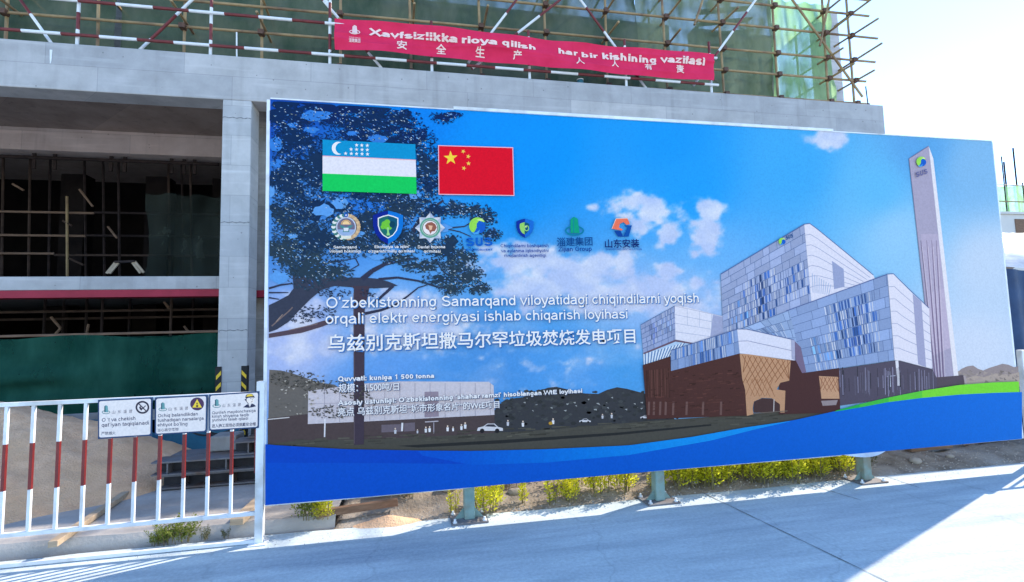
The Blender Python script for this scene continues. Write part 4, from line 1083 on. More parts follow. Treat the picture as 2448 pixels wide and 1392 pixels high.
def leafcol(x, y, r):
    t = min(1, max(0, (y - 250) / 420 + rnd.uniform(-.25, .25)))
    c = (6 + 40 * t, 44 + 26 * t, 104 - 12 * t)
    return shade(c, r)
for cx, cy, rx, ry in MASS:
    T.layer = 18
    n = 20; ph = rnd.uniform(0, 6)
    pts = []
    for a in range(44):
        k_ = .74 * (1 + .25 * math.sin(3 * a * .1428 + ph) + rnd.uniform(-.34, .30)); x = max(645, cx + rx * k_ * math.cos(a * .1428)); pts.append((x, max(board_top(x), cy + ry * k_ * math.sin(a * .1428))))
    T.poly(pts, leafcol(cx, cy, .9))
T.layer = 20
for hx, hy, rx, ry in HOLE:
    n = 16
    T.poly([(max(645, hx + rx * (1 + rnd.uniform(-.35, .25)) * math.cos(a * 2 * math.pi / n)), hy + ry * (1 + rnd.uniform(-.35, .3)) * math.sin(a * 2 * math.pi / n)) for a in range(n)], (52, 128, 222) if hy < 420 else (92, 160, 236))
T.layer = 21
for cx, cy, rx, ry in MASS:
    for k in range(int(rx * ry * 0.095) + 48):
        a = rnd.uniform(0, 2 * math.pi); q = rnd.uniform(.3, 1.45) ** .6
        x, y = cx + rx * q * math.cos(a), cy + ry * q * math.sin(a)
        if x < 650 or y < board_top(x) + 4 or (in_holes(x, y) and rnd.random() < .8): continue
        L = rnd.uniform(4, 9.5); w = rnd.uniform(2.0, 3.8); d = rnd.gauss(.35, .8)
        dx, dy = math.cos(d), math.sin(d)
        T.poly([(x - dx * L / 2, y - dy * L / 2), (x - dy * w / 2, y + dx * w / 2), (x + dx * L / 2, y + dy * L / 2), (x + dy * w / 2, y - dx * w / 2)], leafcol(x, y, rnd.uniform(.72, 1.3)))
T.layer = 22
for cx, cy, rx, ry in MASS:
    for k in range(int(rx * ry * 0.016) + 9):
        a = rnd.uniform(0, 2 * math.pi); q = rnd.uniform(0, 1) ** .5
        x, y = cx + rx * q * math.cos(a), cy + ry * q * math.sin(a)
        if x < 650 or y < board_top(x) + 4: continue
        L = rnd.uniform(3, 8); w = rnd.uniform(1.3, 2.6); d = rnd.gauss(.35, .45); dx, dy = math.cos(d), math.sin(d)
        c = rnd.choice([(120, 175, 235), (150, 190, 238), (90, 150, 225), (185, 205, 225), (60, 125, 215), (130, 150, 150)])
        T.poly([(x - dx * L / 2, y - dy * L / 2), (x - dy * w / 2, y + dx * w / 2), (x + dx * L / 2, y + dy * L / 2), (x + dy * w / 2, y - dx * w / 2)], c)
# low branches under the trunk and the shrub on the left hillside
T.layer = 23
for cx, cy, rx, ry, nn in ((760, 745, 45, 16, 90), (800, 700, 40, 14, 60), (720, 760, 30, 14, 40), (880, 700, 18, 12, 30), (780, 925, 60, 16, 90), (700, 905, 60, 20, 120), (790, 985, 55, 16, 100), (840, 935, 40, 18, 60), (880, 960, 26, 20, 40)):
    for k in range(nn):
        a = rnd.uniform(0, 6.28); q = rnd.random() ** .5; x, y = cx + rx * q * math.cos(a), cy + ry * q * math.sin(a)
        if x < 648: continue
        L = rnd.uniform(4, 10); w = rnd.uniform(2, 3.6); d = rnd.gauss(.2, .6); dx, dy = math.cos(d), math.sin(d)
        T.poly([(x - dx * L / 2, y - dy * L / 2), (x - dy * w / 2, y + dx * w / 2), (x + dx * L / 2, y + dy * L / 2), (x + dy * w / 2, y - dx * w / 2)], shade((48, 60, 84) if y < 850 else (78, 78, 76), rnd.uniform(.75, 1.3)))
for k in range(50):
    x, y = rnd.uniform(650, 770), rnd.uniform(890, 990); T.poly([(x, y), (x + rnd.uniform(3, 9), y - 2), (x + rnd.uniform(2, 7), y + 2.5)], shade((150, 148, 145), rnd.uniform(.6, 1.3)))
T.build('printed_tree', panel)

# ---- the coloured sweep along the bottom
Wv = Art(YB, CAL_BOARD, 66)
top = [(636, 1061), (700, 1067), (830, 1073), (1000, 1076), (1130, 1077), (1300, 1073), (1500, 1064), (1650, 1044), (1780, 1021), (1885, 1006), (1990, 983), (2100, 963), (2200, 950), (2300, 942), (2380, 938), (2432, 937)]
bot = [(2442, 1048), (2020, 1086), (1600, 1122), (1200, 1157), (880, 1186), (636, 1206)]
def sweep(n=60):
    def at(pl, x):
        for (a, b) in zip(pl[:-1], pl[1:]):
            if min(a[0], b[0]) <= x <= max(a[0], b[0]): return a[1] + (b[1] - a[1]) * (x - a[0]) / (b[0] - a[0])
        return pl[-1][1] if abs(x - pl[-1][0]) < abs(x - pl[0][0]) else pl[0][1]
    for k in range(n):
        xa, xb = 636 + (2438 - 636) * k / n, 636 + (2438 - 636) * (k + 1) / n
        t = (k + .5) / n; c = (0, 84 + 26 * t, 210 + 10 * t)
        Wv.poly([(xa, at(top, xa)), (xb, at(top, xb)), (xb, at(bot, xb)), (xa, at(bot, xa))], c)
sweep()
Wv.up().poly([(637, 1062), (830, 1073), (1000, 1077), (1100, 1100), (1125, 1108), (900, 1106), (640, 1105)], (0, 76, 203))
lt = [(1000, 1077), (1130, 1077), (1300, 1073), (1500, 1064), (1650, 1044), (1780, 1021), (1885, 1006)]
lb = [(1010, 1088), (1125, 1110), (1300, 1105), (1500, 1087), (1694, 1053), (1810, 1024), (1885, 1007)]
for k in range(len(lt) - 1):
    for j in range(6):
        a, b = j / 6, (j + 1) / 6; g_ = min(1, max(0, ((k + a) - .6) / 3)); c = (0 + 22 * g_, 90 + 60 * g_, 215 + 28 * g_)
        Wv.poly([lerp2(lt[k], lt[k + 1], a), lerp2(lt[k], lt[k + 1], b), lerp2(lb[k], lb[k + 1], b), lerp2(lb[k], lb[k + 1], a)], c)
gt = [(1995, 981), (2050, 966), (2120, 950), (2200, 934), (2290, 920), (2370, 914), (2430, 912)]
gb = [(1990, 984), (2050, 974), (2120, 961), (2200, 951), (2290, 943), (2370, 939), (2432, 937)]
for k in range(6):
    g_ = min(1, k / 3); Wv.poly([gt[k], gt[k + 1], gb[k + 1], gb[k]], (40 + 78 * g_, 176 + 42 * g_, 82 - 20 * g_))
Wv.build('colour_sweep', panel)
# ---- flags
fl = Art(YB, CAL_BOARD, 56)
def band(v0, v1, c):
    TL, TR, BR, BL = (772, 336), (993, 347), (996, 465), (772, 458)
    fl.poly([lerp2(TL, BL, v0), lerp2(TR, BR, v0), lerp2(TR, BR, v1), lerp2(TL, BL, v1)], c)
band(0, .31, (0, 148, 210)); band(.31, .335, (238, 170, 180)); band(.325, .66, (226, 229, 246)); band(.66, 1, (20, 205, 98))
fl.up().disc(809, 356.5, 15, 15.5, (236, 240, 252)); fl.up().disc(816, 356.5, 13, 13.4, (0, 148, 210))
for r_, xs_ in enumerate(((853, 865.5, 878.5), (840, 853, 866, 878.5), (827, 840.5, 853, 866, 879))):
    for x in xs_: fl.star(x, 349 + r_ * 10.3 + (x - 850) * .03, 4.9, (240, 243, 252))
fl.build('printed_flag', panel)
fl = Art(YB, CAL_BOARD, 56)
fl.poly([(1047, 349), (1226, 354), (1229, 470), (1048, 467)], (236, 190, 215))
fl.up().poly([(1049, 351), (1224, 356), (1227, 468), (1050, 465)], (222, 10, 45))
fl.up().star(1077, 379.5, 17.5, (246, 216, 70), rot=-92)
for x, y, rot in ((1107, 364, -60), (1119, 376, -75), (1119.5, 392.5, -90), (1108.5, 404, -70)): fl.star(x, y, 5.8, (244, 210, 90), rot=rot)
fl.build('printed_flag', panel)

# ---- emblems
E1 = Art(YB, CAL_BOARD, 56)
for k in range(16):
    a = RAD(100 + k * 11.5); x, y = 828 + 30 * math.cos(a), 544 + 28 * math.sin(a)
    E1.disc(x, y, 5.5, 4.2, (225, 235, 240) if k % 2 else (70, 130, 130), 9)
for k in range(16):
    a = RAD(80 - k * 11.5); x, y = 828 + 30 * math.cos(a), 544 + 28 * math.sin(a)
    E1.disc(x, y, 5.0, 4.2, (214, 188, 150) if k % 2 else (196, 170, 140), 9)
E1.up().disc(828, 544, 24, 24, (190, 205, 235)); E1.up().disc(828, 544, 21, 21, (112, 110, 140)); E1.up().disc(828, 550, 20, 15, (150, 180, 226), a0=0, a1=180)
E1.disc(828, 538, 9, 8.5, (246, 212, 160), a0=180, a1=360); E1.ring(828, 538, 12, 11, 1.5, (238, 190, 110), 14, 180, 360)
E1.poly([(812, 539), (820, 541), (828, 545), (836, 541), (845, 539), (840, 546), (834, 548), (836, 556), (820, 556), (822, 548), (816, 546)], (70, 140, 150))
E1.up().poly([(822, 546), (834, 546), (833, 554), (823, 554)], (222, 232, 246)); E1.poly([(816, 565), (840, 565), (840, 571), (828, 573), (816, 571)], (225, 232, 225)); E1.disc(828, 516, 5, 5, (30, 95, 190), 12); E1.up().disc(828, 516, 2, 2, (220, 230, 250), 8)
E1.build('printed_emblem', panel)
def shield(art, cx, cy, w, h, n=10):
    L = [(cx, cy - h * .5), (cx - w * .28, cy - h * .44), (cx - w * .5, cy - h * .36), (cx - w * .5, cy - h * .05), (cx - w * .42, cy + h * .18), (cx - w * .25, cy + h * .37), (cx, cy + h * .5)]
    return L, [(2 * cx - x, y) for x, y in L]
E2 = Art(YB, CAL_BOARD, 56)
L, R_ = shield(E2, 928, 545, 72, 80); E2.poly(L, (0, 40, 150)); E2.poly(R_, (0, 118, 218))
L, R_ = shield(E2, 928, 543, 49, 57); E2.up().poly(L + R_[-2:0:-1], (238, 243, 252))
L, R_ = shield(E2, 928, 543, 44, 52); E2.up().poly(L, (30, 112, 110)); E2.poly(R_, (16, 88, 120))
E2.up()
for x, y, r in ((920, 537, 8), (926, 532, 7), (916, 544, 6), (926, 543, 8), (932, 546, 5)): E2.disc(x, y, r, r * .9, (112, 200, 66), 12)
E2.disc(938, 538, 7, 8, (12, 70, 96), 12); E2.poly([(925, 545), (930, 545), (930, 556), (933, 564), (924, 564), (926, 556)], (150, 215, 140))
E2.build('printed_emblem', panel)
E3 = Art(YB, CAL_BOARD, 56)
E3.star(1028, 546, 36, (208, 218, 236), rot=-90, n=8, inner=.74); E3.up()
for k in range(8):
    a = RAD(-90 + 45 * k); b = RAD(-67.5 + 45 * k); E3.poly([(1028, 546), (1028 + 36 * math.cos(a), 546 + 36 * math.sin(a)), (1028 + 26.6 * math.cos(b), 546 + 26.6 * math.sin(b))], (176, 192, 222))
E3.up().disc(1028, 546, 24.5, 24, (96, 165, 150)); E3.up().disc(1028, 546, 20.5, 20, (170, 205, 196)); E3.up().disc(1028, 546, 18.5, 18, (30, 100, 90)); E3.up().disc(1028, 546, 17, 16.6, (236, 232, 242)); E3.up().poly([(1016, 540), (1022, 534), (1032, 532), (1040, 537), (1044, 545), (1039, 554), (1032, 555), (1029, 561), (1025, 552), (1018, 548)], (150, 96, 84)); E3.up().poly([(1024, 540), (1034, 541), (1032, 550), (1027, 552)], (232, 190, 160))
E3.build('printed_emblem', panel)
def swirl(art, cx, cy, r):
    art.disc(cx + r * .1, cy + r * .12, r * .86, r * .8, (20, 95, 205), 20)
    art.up().poly([(cx + r * math.cos(RAD(a)), cy + r * math.sin(RAD(a))) for a in range(120, 345, 15)] + [(cx + r * .72, cy - r * .42), (cx + r * .2, cy - r * .62), (cx - r * .1, cy - r * .25), (cx - r * .1, cy + r * .2), (cx - r * .3, cy + r * .62)], (150, 222, 88))
    art.up().poly([(cx - r * .15, cy - r * .72), (cx + r * .5, cy - r * .85), (cx + r * .8, cy - r * .55), (cx + r * .2, cy - r * .6)], (206, 240, 160))
    art.poly([(cx - r * .75, cy + r * .75), (cx - r * .2, cy + r * .8), (cx + r * .3, cy + r * .45), (cx + r * .1, cy + r * 1.0), (cx - r * .4, cy + r * 1.05)], (70, 160, 235))
E4 = Art(YB, CAL_BOARD, 56); swirl(E4, 1141, 541, 20)
E4.text('SUS', 1113, 590, 1177, 589, 20.5, (12, 98, 205), .035).text('ENVIRONMENT', 1114, 600.5, 1177, 600, 5, (12, 98, 205), .03)
E4.build('printed_emblem', panel)
E5 = Art(YB, CAL_BOARD, 56)
L, R_ = shield(E5, 1254, 547, 41, 46); E5.poly(L, (10, 50, 160)); E5.poly(R_, (24, 110, 215)); L, R_ = shield(E5, 1253, 547, 23, 29); E5.up().poly(L, (150, 214, 110)); E5.poly(R_, (20, 90, 120)); E5.up().ring(1258, 547, 6, 7, 2, (150, 214, 130), 14); E5.disc(1256, 543, 2.5, 2.5, (190, 230, 160), 8)
E5.build('printed_emblem', panel)
def tower_logo(art, cx, cy, s, c1, c2):
    art.ring(cx, cy + 8 * s, 24 * s, 13 * s, 4 * s, c2, 30)
    art.up().poly([(cx - 10 * s, cy + 14 * s), (cx - 10 * s, cy - 20 * s), (cx - 2 * s, cy - 27 * s), (cx + 8 * s, cy - 22 * s), (cx + 10 * s, cy - 6 * s), (cx + 13 * s, cy + 14 * s)], c1)
    art.up().line([(cx - 2 * s, cy - 26 * s), (cx - 2 * s, cy + 14 * s)], 1.6 * s, c2); art.ring(cx, cy + 8 * s, 24 * s, 13 * s, 4.5 * s, c2, 16, 10, 170)
E6 = Art(YB, CAL_BOARD, 56); tower_logo(E6, 1372, 545, .95, (14, 160, 130), (10, 130, 170))
E6.text('淄建集团', 1330, 588, 1415, 586, 19, (14, 78, 150), .010).text('Zijian Group', 1333, 602, 1413, 601, 11, (16, 62, 150), .008)
E6.build('printed_emblem', panel)
E7 = Art(YB, CAL_BOARD, 56)
E7.poly([(1461, 548), (1471, 524), (1498, 523), (1504, 536), (1496, 539), (1489, 532), (1480, 536), (1478, 545), (1488, 550), (1484, 552)], (238, 120, 96)); E7.poly([(1509, 540), (1501, 567), (1488, 567), (1498, 545), (1490, 540)], (14, 84, 176)); E7.poly([(1466, 553), (1482, 553), (1488, 567), (1476, 567)], (10, 70, 165)); E7.up().line([(1461, 548), (1471, 524), (1498, 523)], 1.2, (250, 215, 205))
E7.text('山东安装', 1445, 592, 1527, 591, 19, (10, 34, 112), .012).text('SHANDONG INSTALLATION', 1446, 599, 1532, 599, 5, (30, 80, 170), .01)
E7.build('printed_emblem', panel)
E8 = Art(YB, CAL_BOARD, 56); swirl(E8, 2199, 388, 12); E8.text('SUS', 2186, 426, 2214, 416, 12, (105, 110, 165), .03); E8.build('printed_emblem', panel)
E9 = Art(YB, CAL_BOARD, 56); swirl(E9, 1867, 578, 8.5); E9.text('SUS', 1876, 575, 1893, 568, 9.5, (30, 84, 150), .03); E9.build('printed_emblem', panel)

# ---- lettering
def caption(lines, col, bold, shadow=None, off=(1.6, 2.2), dl=62):
    for s, x0, y0, x1, y1, h, *rest in lines:
        t = Art(YB, CAL_BOARD, dl)
        if shadow:
            t.layer = dl
            t.text(s, x0 + off[0], y0 + off[1], x1 + off[0], y1 + off[1], h, shadow, bold + (.012 if ord(s[0]) < 9999 else .004), *rest)
        t.layer = dl + 2
        t.text(s, x0, y0, x1, y1, h, col, bold, *rest)
        t.build('lettering', panel)
WHT = (238, 243, 253); NVY = (12, 62, 158)
caption([('Samarqand', 798, 595, 853, 595, 6.5), ('viloyati hokimligi', 788, 605, 863, 605, 7)], WHT, .012)
caption([('Ekologiya va iqlim', 896, 594.5, 977, 594, 7), ('o‘zgarishi milliy qo‘mitasi', 881, 605, 991, 604.5, 7)], WHT, .012)
caption([('Davlat bojxona', 999, 595, 1064, 594.5, 7), ('qo‘mitasi', 1013, 605, 1053, 605, 7)], WHT, .012)
caption([('Chiqindilarni boshqarish', 1196, 592.5, 1310, 592, 8), ('va aylanma iqtisodiyotni', 1197, 604.5, 1310, 603.5, 7.6), ('rivojlantirish agentligi', 1205, 615.5, 1304, 615, 7.6)], NVY, .008)
caption([('O‘zbekistonning Samarqand viloyatidagi chiqindilarni yoqish', 781, 737, 1668, 723.5, 26, 22.5), ('orqali elektr energiyasi ishlab chiqarish loyihasi', 779, 775, 1498, 761.5, 26, 22.5)], (240, 245, 253), .002, (70, 130, 205))
caption([('乌兹别克斯坦撒马尔罕垃圾焚烧发电项目', 784, 838, 1517, 817, 38, 32)], (240, 245, 253), .012, (60, 118, 195), (2, 2.6))
caption([('Quvvati: kuniga 1 500 tonna', 809, 911.5, 1038, 903, 13.5, 12)], WHT, .028, (80, 110, 160), (1.2, 1.6))
caption([('规模：1,500吨/日', 810, 936, 954, 931, 19, 17)], WHT, .010, (90, 110, 150), (1.2, 1.6))
caption([('Asosiy ustunligi: O‘zbekistonning ‘shahar ramzi’ hisoblangan WtE loyihasi', 808, 969, 1390, 938.5, 13.5, 11.5)], WHT, .028, (80, 96, 130), (1.2, 1.6))
caption([('亮点 乌兹别克斯坦“城市形象名片”的WtE项目', 808, 993, 1193, 973, 19, 16)], WHT, .012, (90, 100, 130), (1.2, 1.6))

# ------------------------------------------------------------------ red safety banner tied to the guard rail
BNY = BY(8.98)
def bfold(x, z):
    crease = 0.0
    for zc, sl, amp in ((7.02, .010, .05), (6.78, -.012, .04), (6.93, .03, .035), (6.88, -.03, .03)):
        d = z - BZ(zc) - sl * (x - 2.2) - .03 * math.sin(x * 1.7 + zc * 9); crease += amp * math.exp(-abs(d) / .035) * (.5 + .5 * math.sin(x * 1.1 + zc * 20))
    crease *= .6
    return 0.022 * math.sin(x * 1.9 + z * 7) + 0.014 * math.sin(x * 5.3 - z * 11) + 0.02 * math.sin(z * 9 + 1.3 * math.sin(x * 1.2)) - crease
bt = [(799, 41), (900, 50), (1000, 60), (1100, 72), (1190, 82), (1268, 90), (1320, 96), (1400, 102), (1480, 112), (1560, 118), (1640, 124), (1708, 130)]
bbm = [(801, 120), (900, 125), (1000, 132), (1100, 140), (1190, 148), (1268, 157), (1320, 163), (1400, 170), (1480, 178), (1560, 184), (1640, 190), (1705, 194)]
bn = empty('banner', (on_y(1250, 150, BNY).x, BNY, on_y(1250, 150, BNY).z), 'long red cloth banner with white lettering tied along the roof guard rail', 'banner')
def on_poly(pl, u):
    t = u * (len(pl) - 1); k = min(len(pl) - 2, int(t)); return lerp2(pl[k], pl[k + 1], t - k)
mb = MB()
def bf(u, v):
    a, b = on_poly(bt, u), on_poly(bbm, u); p = on_y(*lerp2(b, a, v), BNY)
    return (p.x, BNY + bfold(p.x, p.z), p.z)
mb.sheet(bf, 220, 40)
cloth = mb.build('cloth', M['banner'], bn, smooth=True)
def bart(d=8): return Art(BNY, CAL_BOARD, d, 0.0012, bfold)
for s, x0, y0, x1, y1, h, h1 in (('Xavfsizlikka', 882, 84, 1094, 102.5, 19, 17), ('rioya', 1104, 104.5, 1188, 112, 16.5, 14), ('qilish', 1199, 112, 1280, 121, 14, 12), ('har', 1335, 129, 1383, 131.5, 14, 12), ('bir', 1392, 135, 1431, 138, 13, 12), ('kishining', 1441, 141, 1569, 151.5, 17, 15), ('vazifasi', 1578, 150, 1684, 157, 16, 17)):
    ba = bart(); ba.text(s, x0, y0, x1, y1, h, (238, 226, 240), .032, h1, slope=True); ba.build('lettering', cloth)
for s, x, y, h in (('安', 961, 118, 22), ('全', 1055, 126, 22), ('生', 1148, 134.5, 20), ('产', 1237, 141, 19), ('人', 1386, 154, 18), ('人', 1470, 160, 16), ('有', 1550, 167, 15), ('责', 1625, 174, 17)):
    w = h * .55; ba = bart(); ba.text(s, x - w, y - w * .09, x + w, y + w * .09, h, (240, 228, 240), .018); ba.build('lettering', cloth)
bl_ = bart(); tower_logo(bl_, 848, 74, .55, (236, 220, 236), (236, 220, 236))
bl_.text('ZIJIAN GROUP', 835, 94, 862, 95.5, 3.5, (236, 215, 230), .01).text('淄建集团', 835, 104, 862, 105, 9, (238, 220, 236), .02); bl_.build('printed_emblem', cloth)
for p, q in (((799, 44), (787, 40)), ((801, 119), (788, 128)), ((1708, 132), (1716, 140)), ((1705, 193), (1716, 199)), ((1268, 90), (1272, 84))):
    mb = MB(); a = on_y(*p, BNY); a.y += bfold(a.x, a.z); b = on_y(*q, GY); mb.tube(a, b, .006, 5); mb.build('tie_cord', M['rubber'], bn)

# ------------------------------------------------------------------ white and red barrier fence
FY = 4.36
fn = empty('barrier_fence', (-2.2, FY, 0), 'white steel barrier fence with red banded bars and three signs, left of the billboard', 'fence', 'barrier fences along the road')
FXL, FXR = -5.9, -1.215
mb = MB(); mb.box(FXL, FXR, FY - .016, FY + .016, 1.135, 1.165); bevel(mb.build('top_rail', M['white_metal'], fn), .003)
mb = MB(); mb.box(FXL, FXR, FY - .016, FY + .016, .212, .242); bevel(mb.build('bottom_rail', M['white_metal'], fn), .003)
mb = MB(); mb.box(FXL, FXR, FY - .016, FY + .016, .003, .030); bevel(mb.build('ground_rail', M['white_metal'], fn), .003)
k = 0; x = -1.225
while x > FXL:
    if k > 0:
        mb = MB(); w = .011
        for z0, z1, mi in ((.242, .535, 0), (.535, .865, 1), (.865, 1.135, 0)): mb.box(x - w, x + w, FY - w, FY + w, z0, z1, mi)
        bevel(mb.build('picket', [M['white_metal'], M['fence_red']], fn), .002)
    x -= .1675; k += 1
mb = MB(); mb.box(-1.212, -1.152, FY - .03, FY + .03, .004, 1.245); ep = bevel(mb.build('end_post', M['white_metal'], fn), .004)
mb = MB(); mb.box(-1.225, -1.2125, FY - .012, FY + .012, .535, .87); mb.build('red_band', M['fence_red'], ep)
mb = MB(); mb.box(-1.25, -1.12, FY - .07, FY + .07, .0015, .008); mb.build('foot_plate', M['white_metal'], ep)

# its twin beyond the right end of the billboard, only its end post in view
f2 = fn.copy(); COL.objects.link(f2); f2.location = (6.645 + 1.018, 4.42, 0); f2.rotation_euler = (0, 0, math.pi)
f2['label'] = 'white barrier fence whose end post stands at the right edge of the billboard'
for ch in children(fn):
    c = ch.copy(); COL.objects.link(c); c.parent = f2
    for g2 in children(ch):
        d = g2.copy(); COL.objects.link(d); d.parent = c

# ------------------------------------------------------------------ safety signs wired to the fence
SGY = 4.325
INKN = (38, 44, 92)
def sign(corners, label, draw):
    p = [on_y(*c, SGY) for c in corners]
    cx = sum(v.x for v in p) / 4; cz = sum(v.z for v in p) / 4
    o = empty('safety_sign', (cx, SGY + .01, p[2].z), label, 'sign', 'safety signs on the fence')
    mb = MB(); b = [Vector((v.x, SGY + .008, v.z)) for v in p]; f_ = [Vector((v.x, SGY + .0005, v.z)) for v in p]
    mb.add(f_ + b, [(0, 3, 2, 1), (4, 5, 6, 7), (0, 1, 5, 4), (1, 2, 6, 5), (2, 3, 7, 6), (3, 0, 4, 7)])
    plate = mb.build('plate', M['tarp_blue'], o)
    a = Art(SGY, CAL_SIGN, 1, .0002)
    TL, TR, BR, BL = corners
    def q(u, v): return lerp2(lerp2(TL, TR, u), lerp2(BL, BR, u), v)
    # rounded white field inside a navy edge
    r = []
    for (cu, cv, a0) in ((.06, .08, 180), (.94, .08, 270), (.94, .92, 0), (.06, .92, 90)):
        for s in range(5):
            an = RAD(a0 + 22.5 * s); r.append(q(cu + .035 * math.cos(an), cv + .045 * math.sin(an)))
    a.poly(r, (232, 236, 248)); a.build('white_field', plate, M['sign_print'])
    lg = Art(SGY, CAL_SIGN, 3, .0002); lx, ly = q(.15, .27)
    lg.ring(lx, ly + 5, 10, 4.5, 1.6, (86, 140, 150), 18); lg.up().poly([(lx - 4, ly + 5), (lx - 4, ly - 9), (lx, ly - 12), (lx + 4.5, ly - 9), (lx + 5, ly + 5)], (104, 168, 180)); lg.up().poly([(lx - 4, ly + 5), (lx - 4, ly - 9), (lx - 1, ly - 11), (lx - 1, ly + 5)], (36, 96, 118))
    for k, ch in enumerate('山东淄建'):
        u0, v0 = q(.26 + k * .105, .37); u1, v1 = q(.32 + k * .105, .365); lg.text(ch, u0, v0, u1, v1, 7.5, (110, 110, 135), 0)
    lg.build('printed_emblem', plate, M['sign_print'])
    draw(plate, q); return o
def sign_text(plate, lines):
    for l in lines:
        t = Art(SGY, CAL_SIGN, 3, .0002); t.text(*l[:6], INKN, *(l[6:] or (.006,))); t.build('lettering', plate, M['sign_print'])
def zp(x, y): return (220 + x / 5.829, 920 + y / 5.829)
def ln(s, x0, y0, x1, y1, h, b=.006): return (s, *zp(x0, y0), *zp(x1, y1), h, b)
def d1(plate, q):
    sign_text(plate, [ln('O ‘t va chekish', 138, 518, 605, 490, 9), ln('qat’iyan taqiqlanadi', 134, 588, 792, 553, 9), ln('严禁烟火', 128, 697, 328, 690, 7)])
    g_ = Art(SGY, CAL_SIGN, 3, .0002); cx, cy = zp(703, 315)
    g_.ring(cx, cy, 16.5, 15.5, 4.2, (42, 38, 66), 30); g_.up().poly([(cx - 6, cy + 5), (cx - 8, cy), (cx - 4, cy - 4), (cx - 4, cy), (cx, cy + 3), (cx - 2, cy + 8)], (42, 38, 66)); g_.line([(cx - 1, cy + 4), (cx + 8, cy - 4)], 2.2, (42, 38, 66)); g_.up().line([(cx - 9, cy - 9), (cx + 9, cy + 9)], 2.6, (42, 38, 66)); g_.build('pictogram', plate, M['sign_print'])
def d2(plate, q):
    sign_text(plate, [ln('Ochiq balandlikdan', 918, 455, 1475, 428, 8), ln('tushadigan narsalarga', 916, 520, 1556, 488, 8), ln('ehtiyot bo’ling', 914, 583, 1330, 566, 8), ln('当心高空落物', 914, 652, 1205, 638, 7)])
    g_ = Art(SGY, CAL_SIGN, 3, .0002); cx, cy = zp(1465, 268)
    g_.disc(cx, cy, 16.5, 15.5, (74, 44, 92)); g_.up().poly([(cx, cy - 11.5), (cx + 11.5, cy + 8.5), (cx - 11.5, cy + 8.5)], (242, 220, 70)); g_.up().disc(cx, cy + 5, 3, 2.6, (60, 46, 30), 10); g_.poly([(cx - 1.5, cy - 3), (cx + 1.5, cy - 3), (cx + 2, cy + 1), (cx - 2, cy + 1)], (120, 96, 40)); g_.build('pictogram', plate, M['sign_print'])
def d3(plate, q):
    sign_text(plate, [ln('Qurilish maydonchasiga', 1672, 412, 2280, 378, 7), ln('kirish shiyama taqib', 1672, 463, 2185, 437, 7), ln('yurishni talab qiladi', 1672, 512, 2175, 488, 7), ln('进入施工现场必须佩戴安全帽', 1668, 596, 2280, 566, 8, .014)])
    g_ = Art(SGY, CAL_SIGN, 3, .0002)
    def Z(*pts): return [zp(*p) for p in pts]
    g_.poly(Z((2150, 200), (2250, 185), (2262, 230), (2230, 262), (2190, 262), (2160, 235)), (246, 244, 246))
    g_.poly(Z((2105, 315), (2150, 280), (2180, 268), (2190, 300), (2225, 262), (2260, 275), (2285, 300), (2230, 315), (2180, 322)), (40, 46, 84)); g_.up().poly(Z((2180, 270), (2225, 258), (2200, 310)), (236, 238, 248))
    g_.poly(Z((2135, 175), (2150, 140), (2190, 125), (2230, 128), (2258, 160), (2272, 180), (2230, 178), (2180, 182), (2150, 195)), (40, 44, 80)); g_.up().poly(Z((2150, 168), (2162, 142), (2195, 130), (2228, 134), (2248, 158), (2200, 162)), (240, 214, 74))
    g_.line(Z((2150, 195), (2152, 230), (2180, 268)), 1.4, (40, 46, 84)); g_.line(Z((2205, 195), (2222, 192)), 1.2, (40, 46, 84)); g_.line(Z((2238, 192), (2250, 190)), 1.2, (40, 46, 84)); g_.line(Z((2215, 240), (2238, 236)), 1.2, (120, 70, 80)); g_.line(Z((2232, 200), (2238, 216)), 1, (90, 90, 110))
    g_.poly(Z((2128, 205), (2150, 190), (2152, 222), (2140, 228)), (40, 44, 80)); g_.build('pictogram', plate, M['sign_print'])
sign([(234, 956.5), (364.5, 950), (362.5, 1042), (234, 1050)], 'white safety sign with a crossed out flame, furthest left of three on the fence', d1)
sign([(370.5, 950.5), (496, 944), (494, 1033), (370, 1040.5)], 'white safety sign with a yellow triangle in a purple disc', d2)
sign([(500, 943.5), (620, 935.5), (618.5, 1023.5), (500, 1030.5)], 'white safety sign with a drawing of a worker in a yellow hard hat', d3)
# ------------------------------------------------------------------ column corner guards
for x, lab in ((-3.13, 'left'), (-2.75, 'right')):
    gx = BX(x); w = 0.078; y0 = BY(9.0) - .012
    o = empty('corner_guard', (gx + w / 2, y0, .05), 'black corner guard with yellow stripes on the %s edge of the concrete column' % lab, 'corner guard', 'striped guards on the column')
    top = 1.17
    mb = MB(); mb.box(gx, gx + w, y0, y0 + .008, .06, top)
    if lab == 'left': mb.box(gx - .008, gx, y0, y0 + .08, .06, top)
    else: mb.box(gx + w, gx + w + .008, y0, y0 + .08, .06, top)
    mb.build('rubber_strip', M['black'], o)
    for k in range(7):
        z = top - .06 - k * .165; s = 1 if lab == 'left' else -1
        mb = MB(); a, b = (gx + .006, gx + w - .006)
        zl, zr = (z - .075, z) if s > 0 else (z, z - .075)
        mb.add([(a, y0 - .002, zl - .06), (b, y0 - .002, zr - .06), (b, y0 - .002, zr), (a, y0 - .002, zl)], [(0, 1, 2, 3)]); mb.build('yellow_stripe', M['yellow'], o)

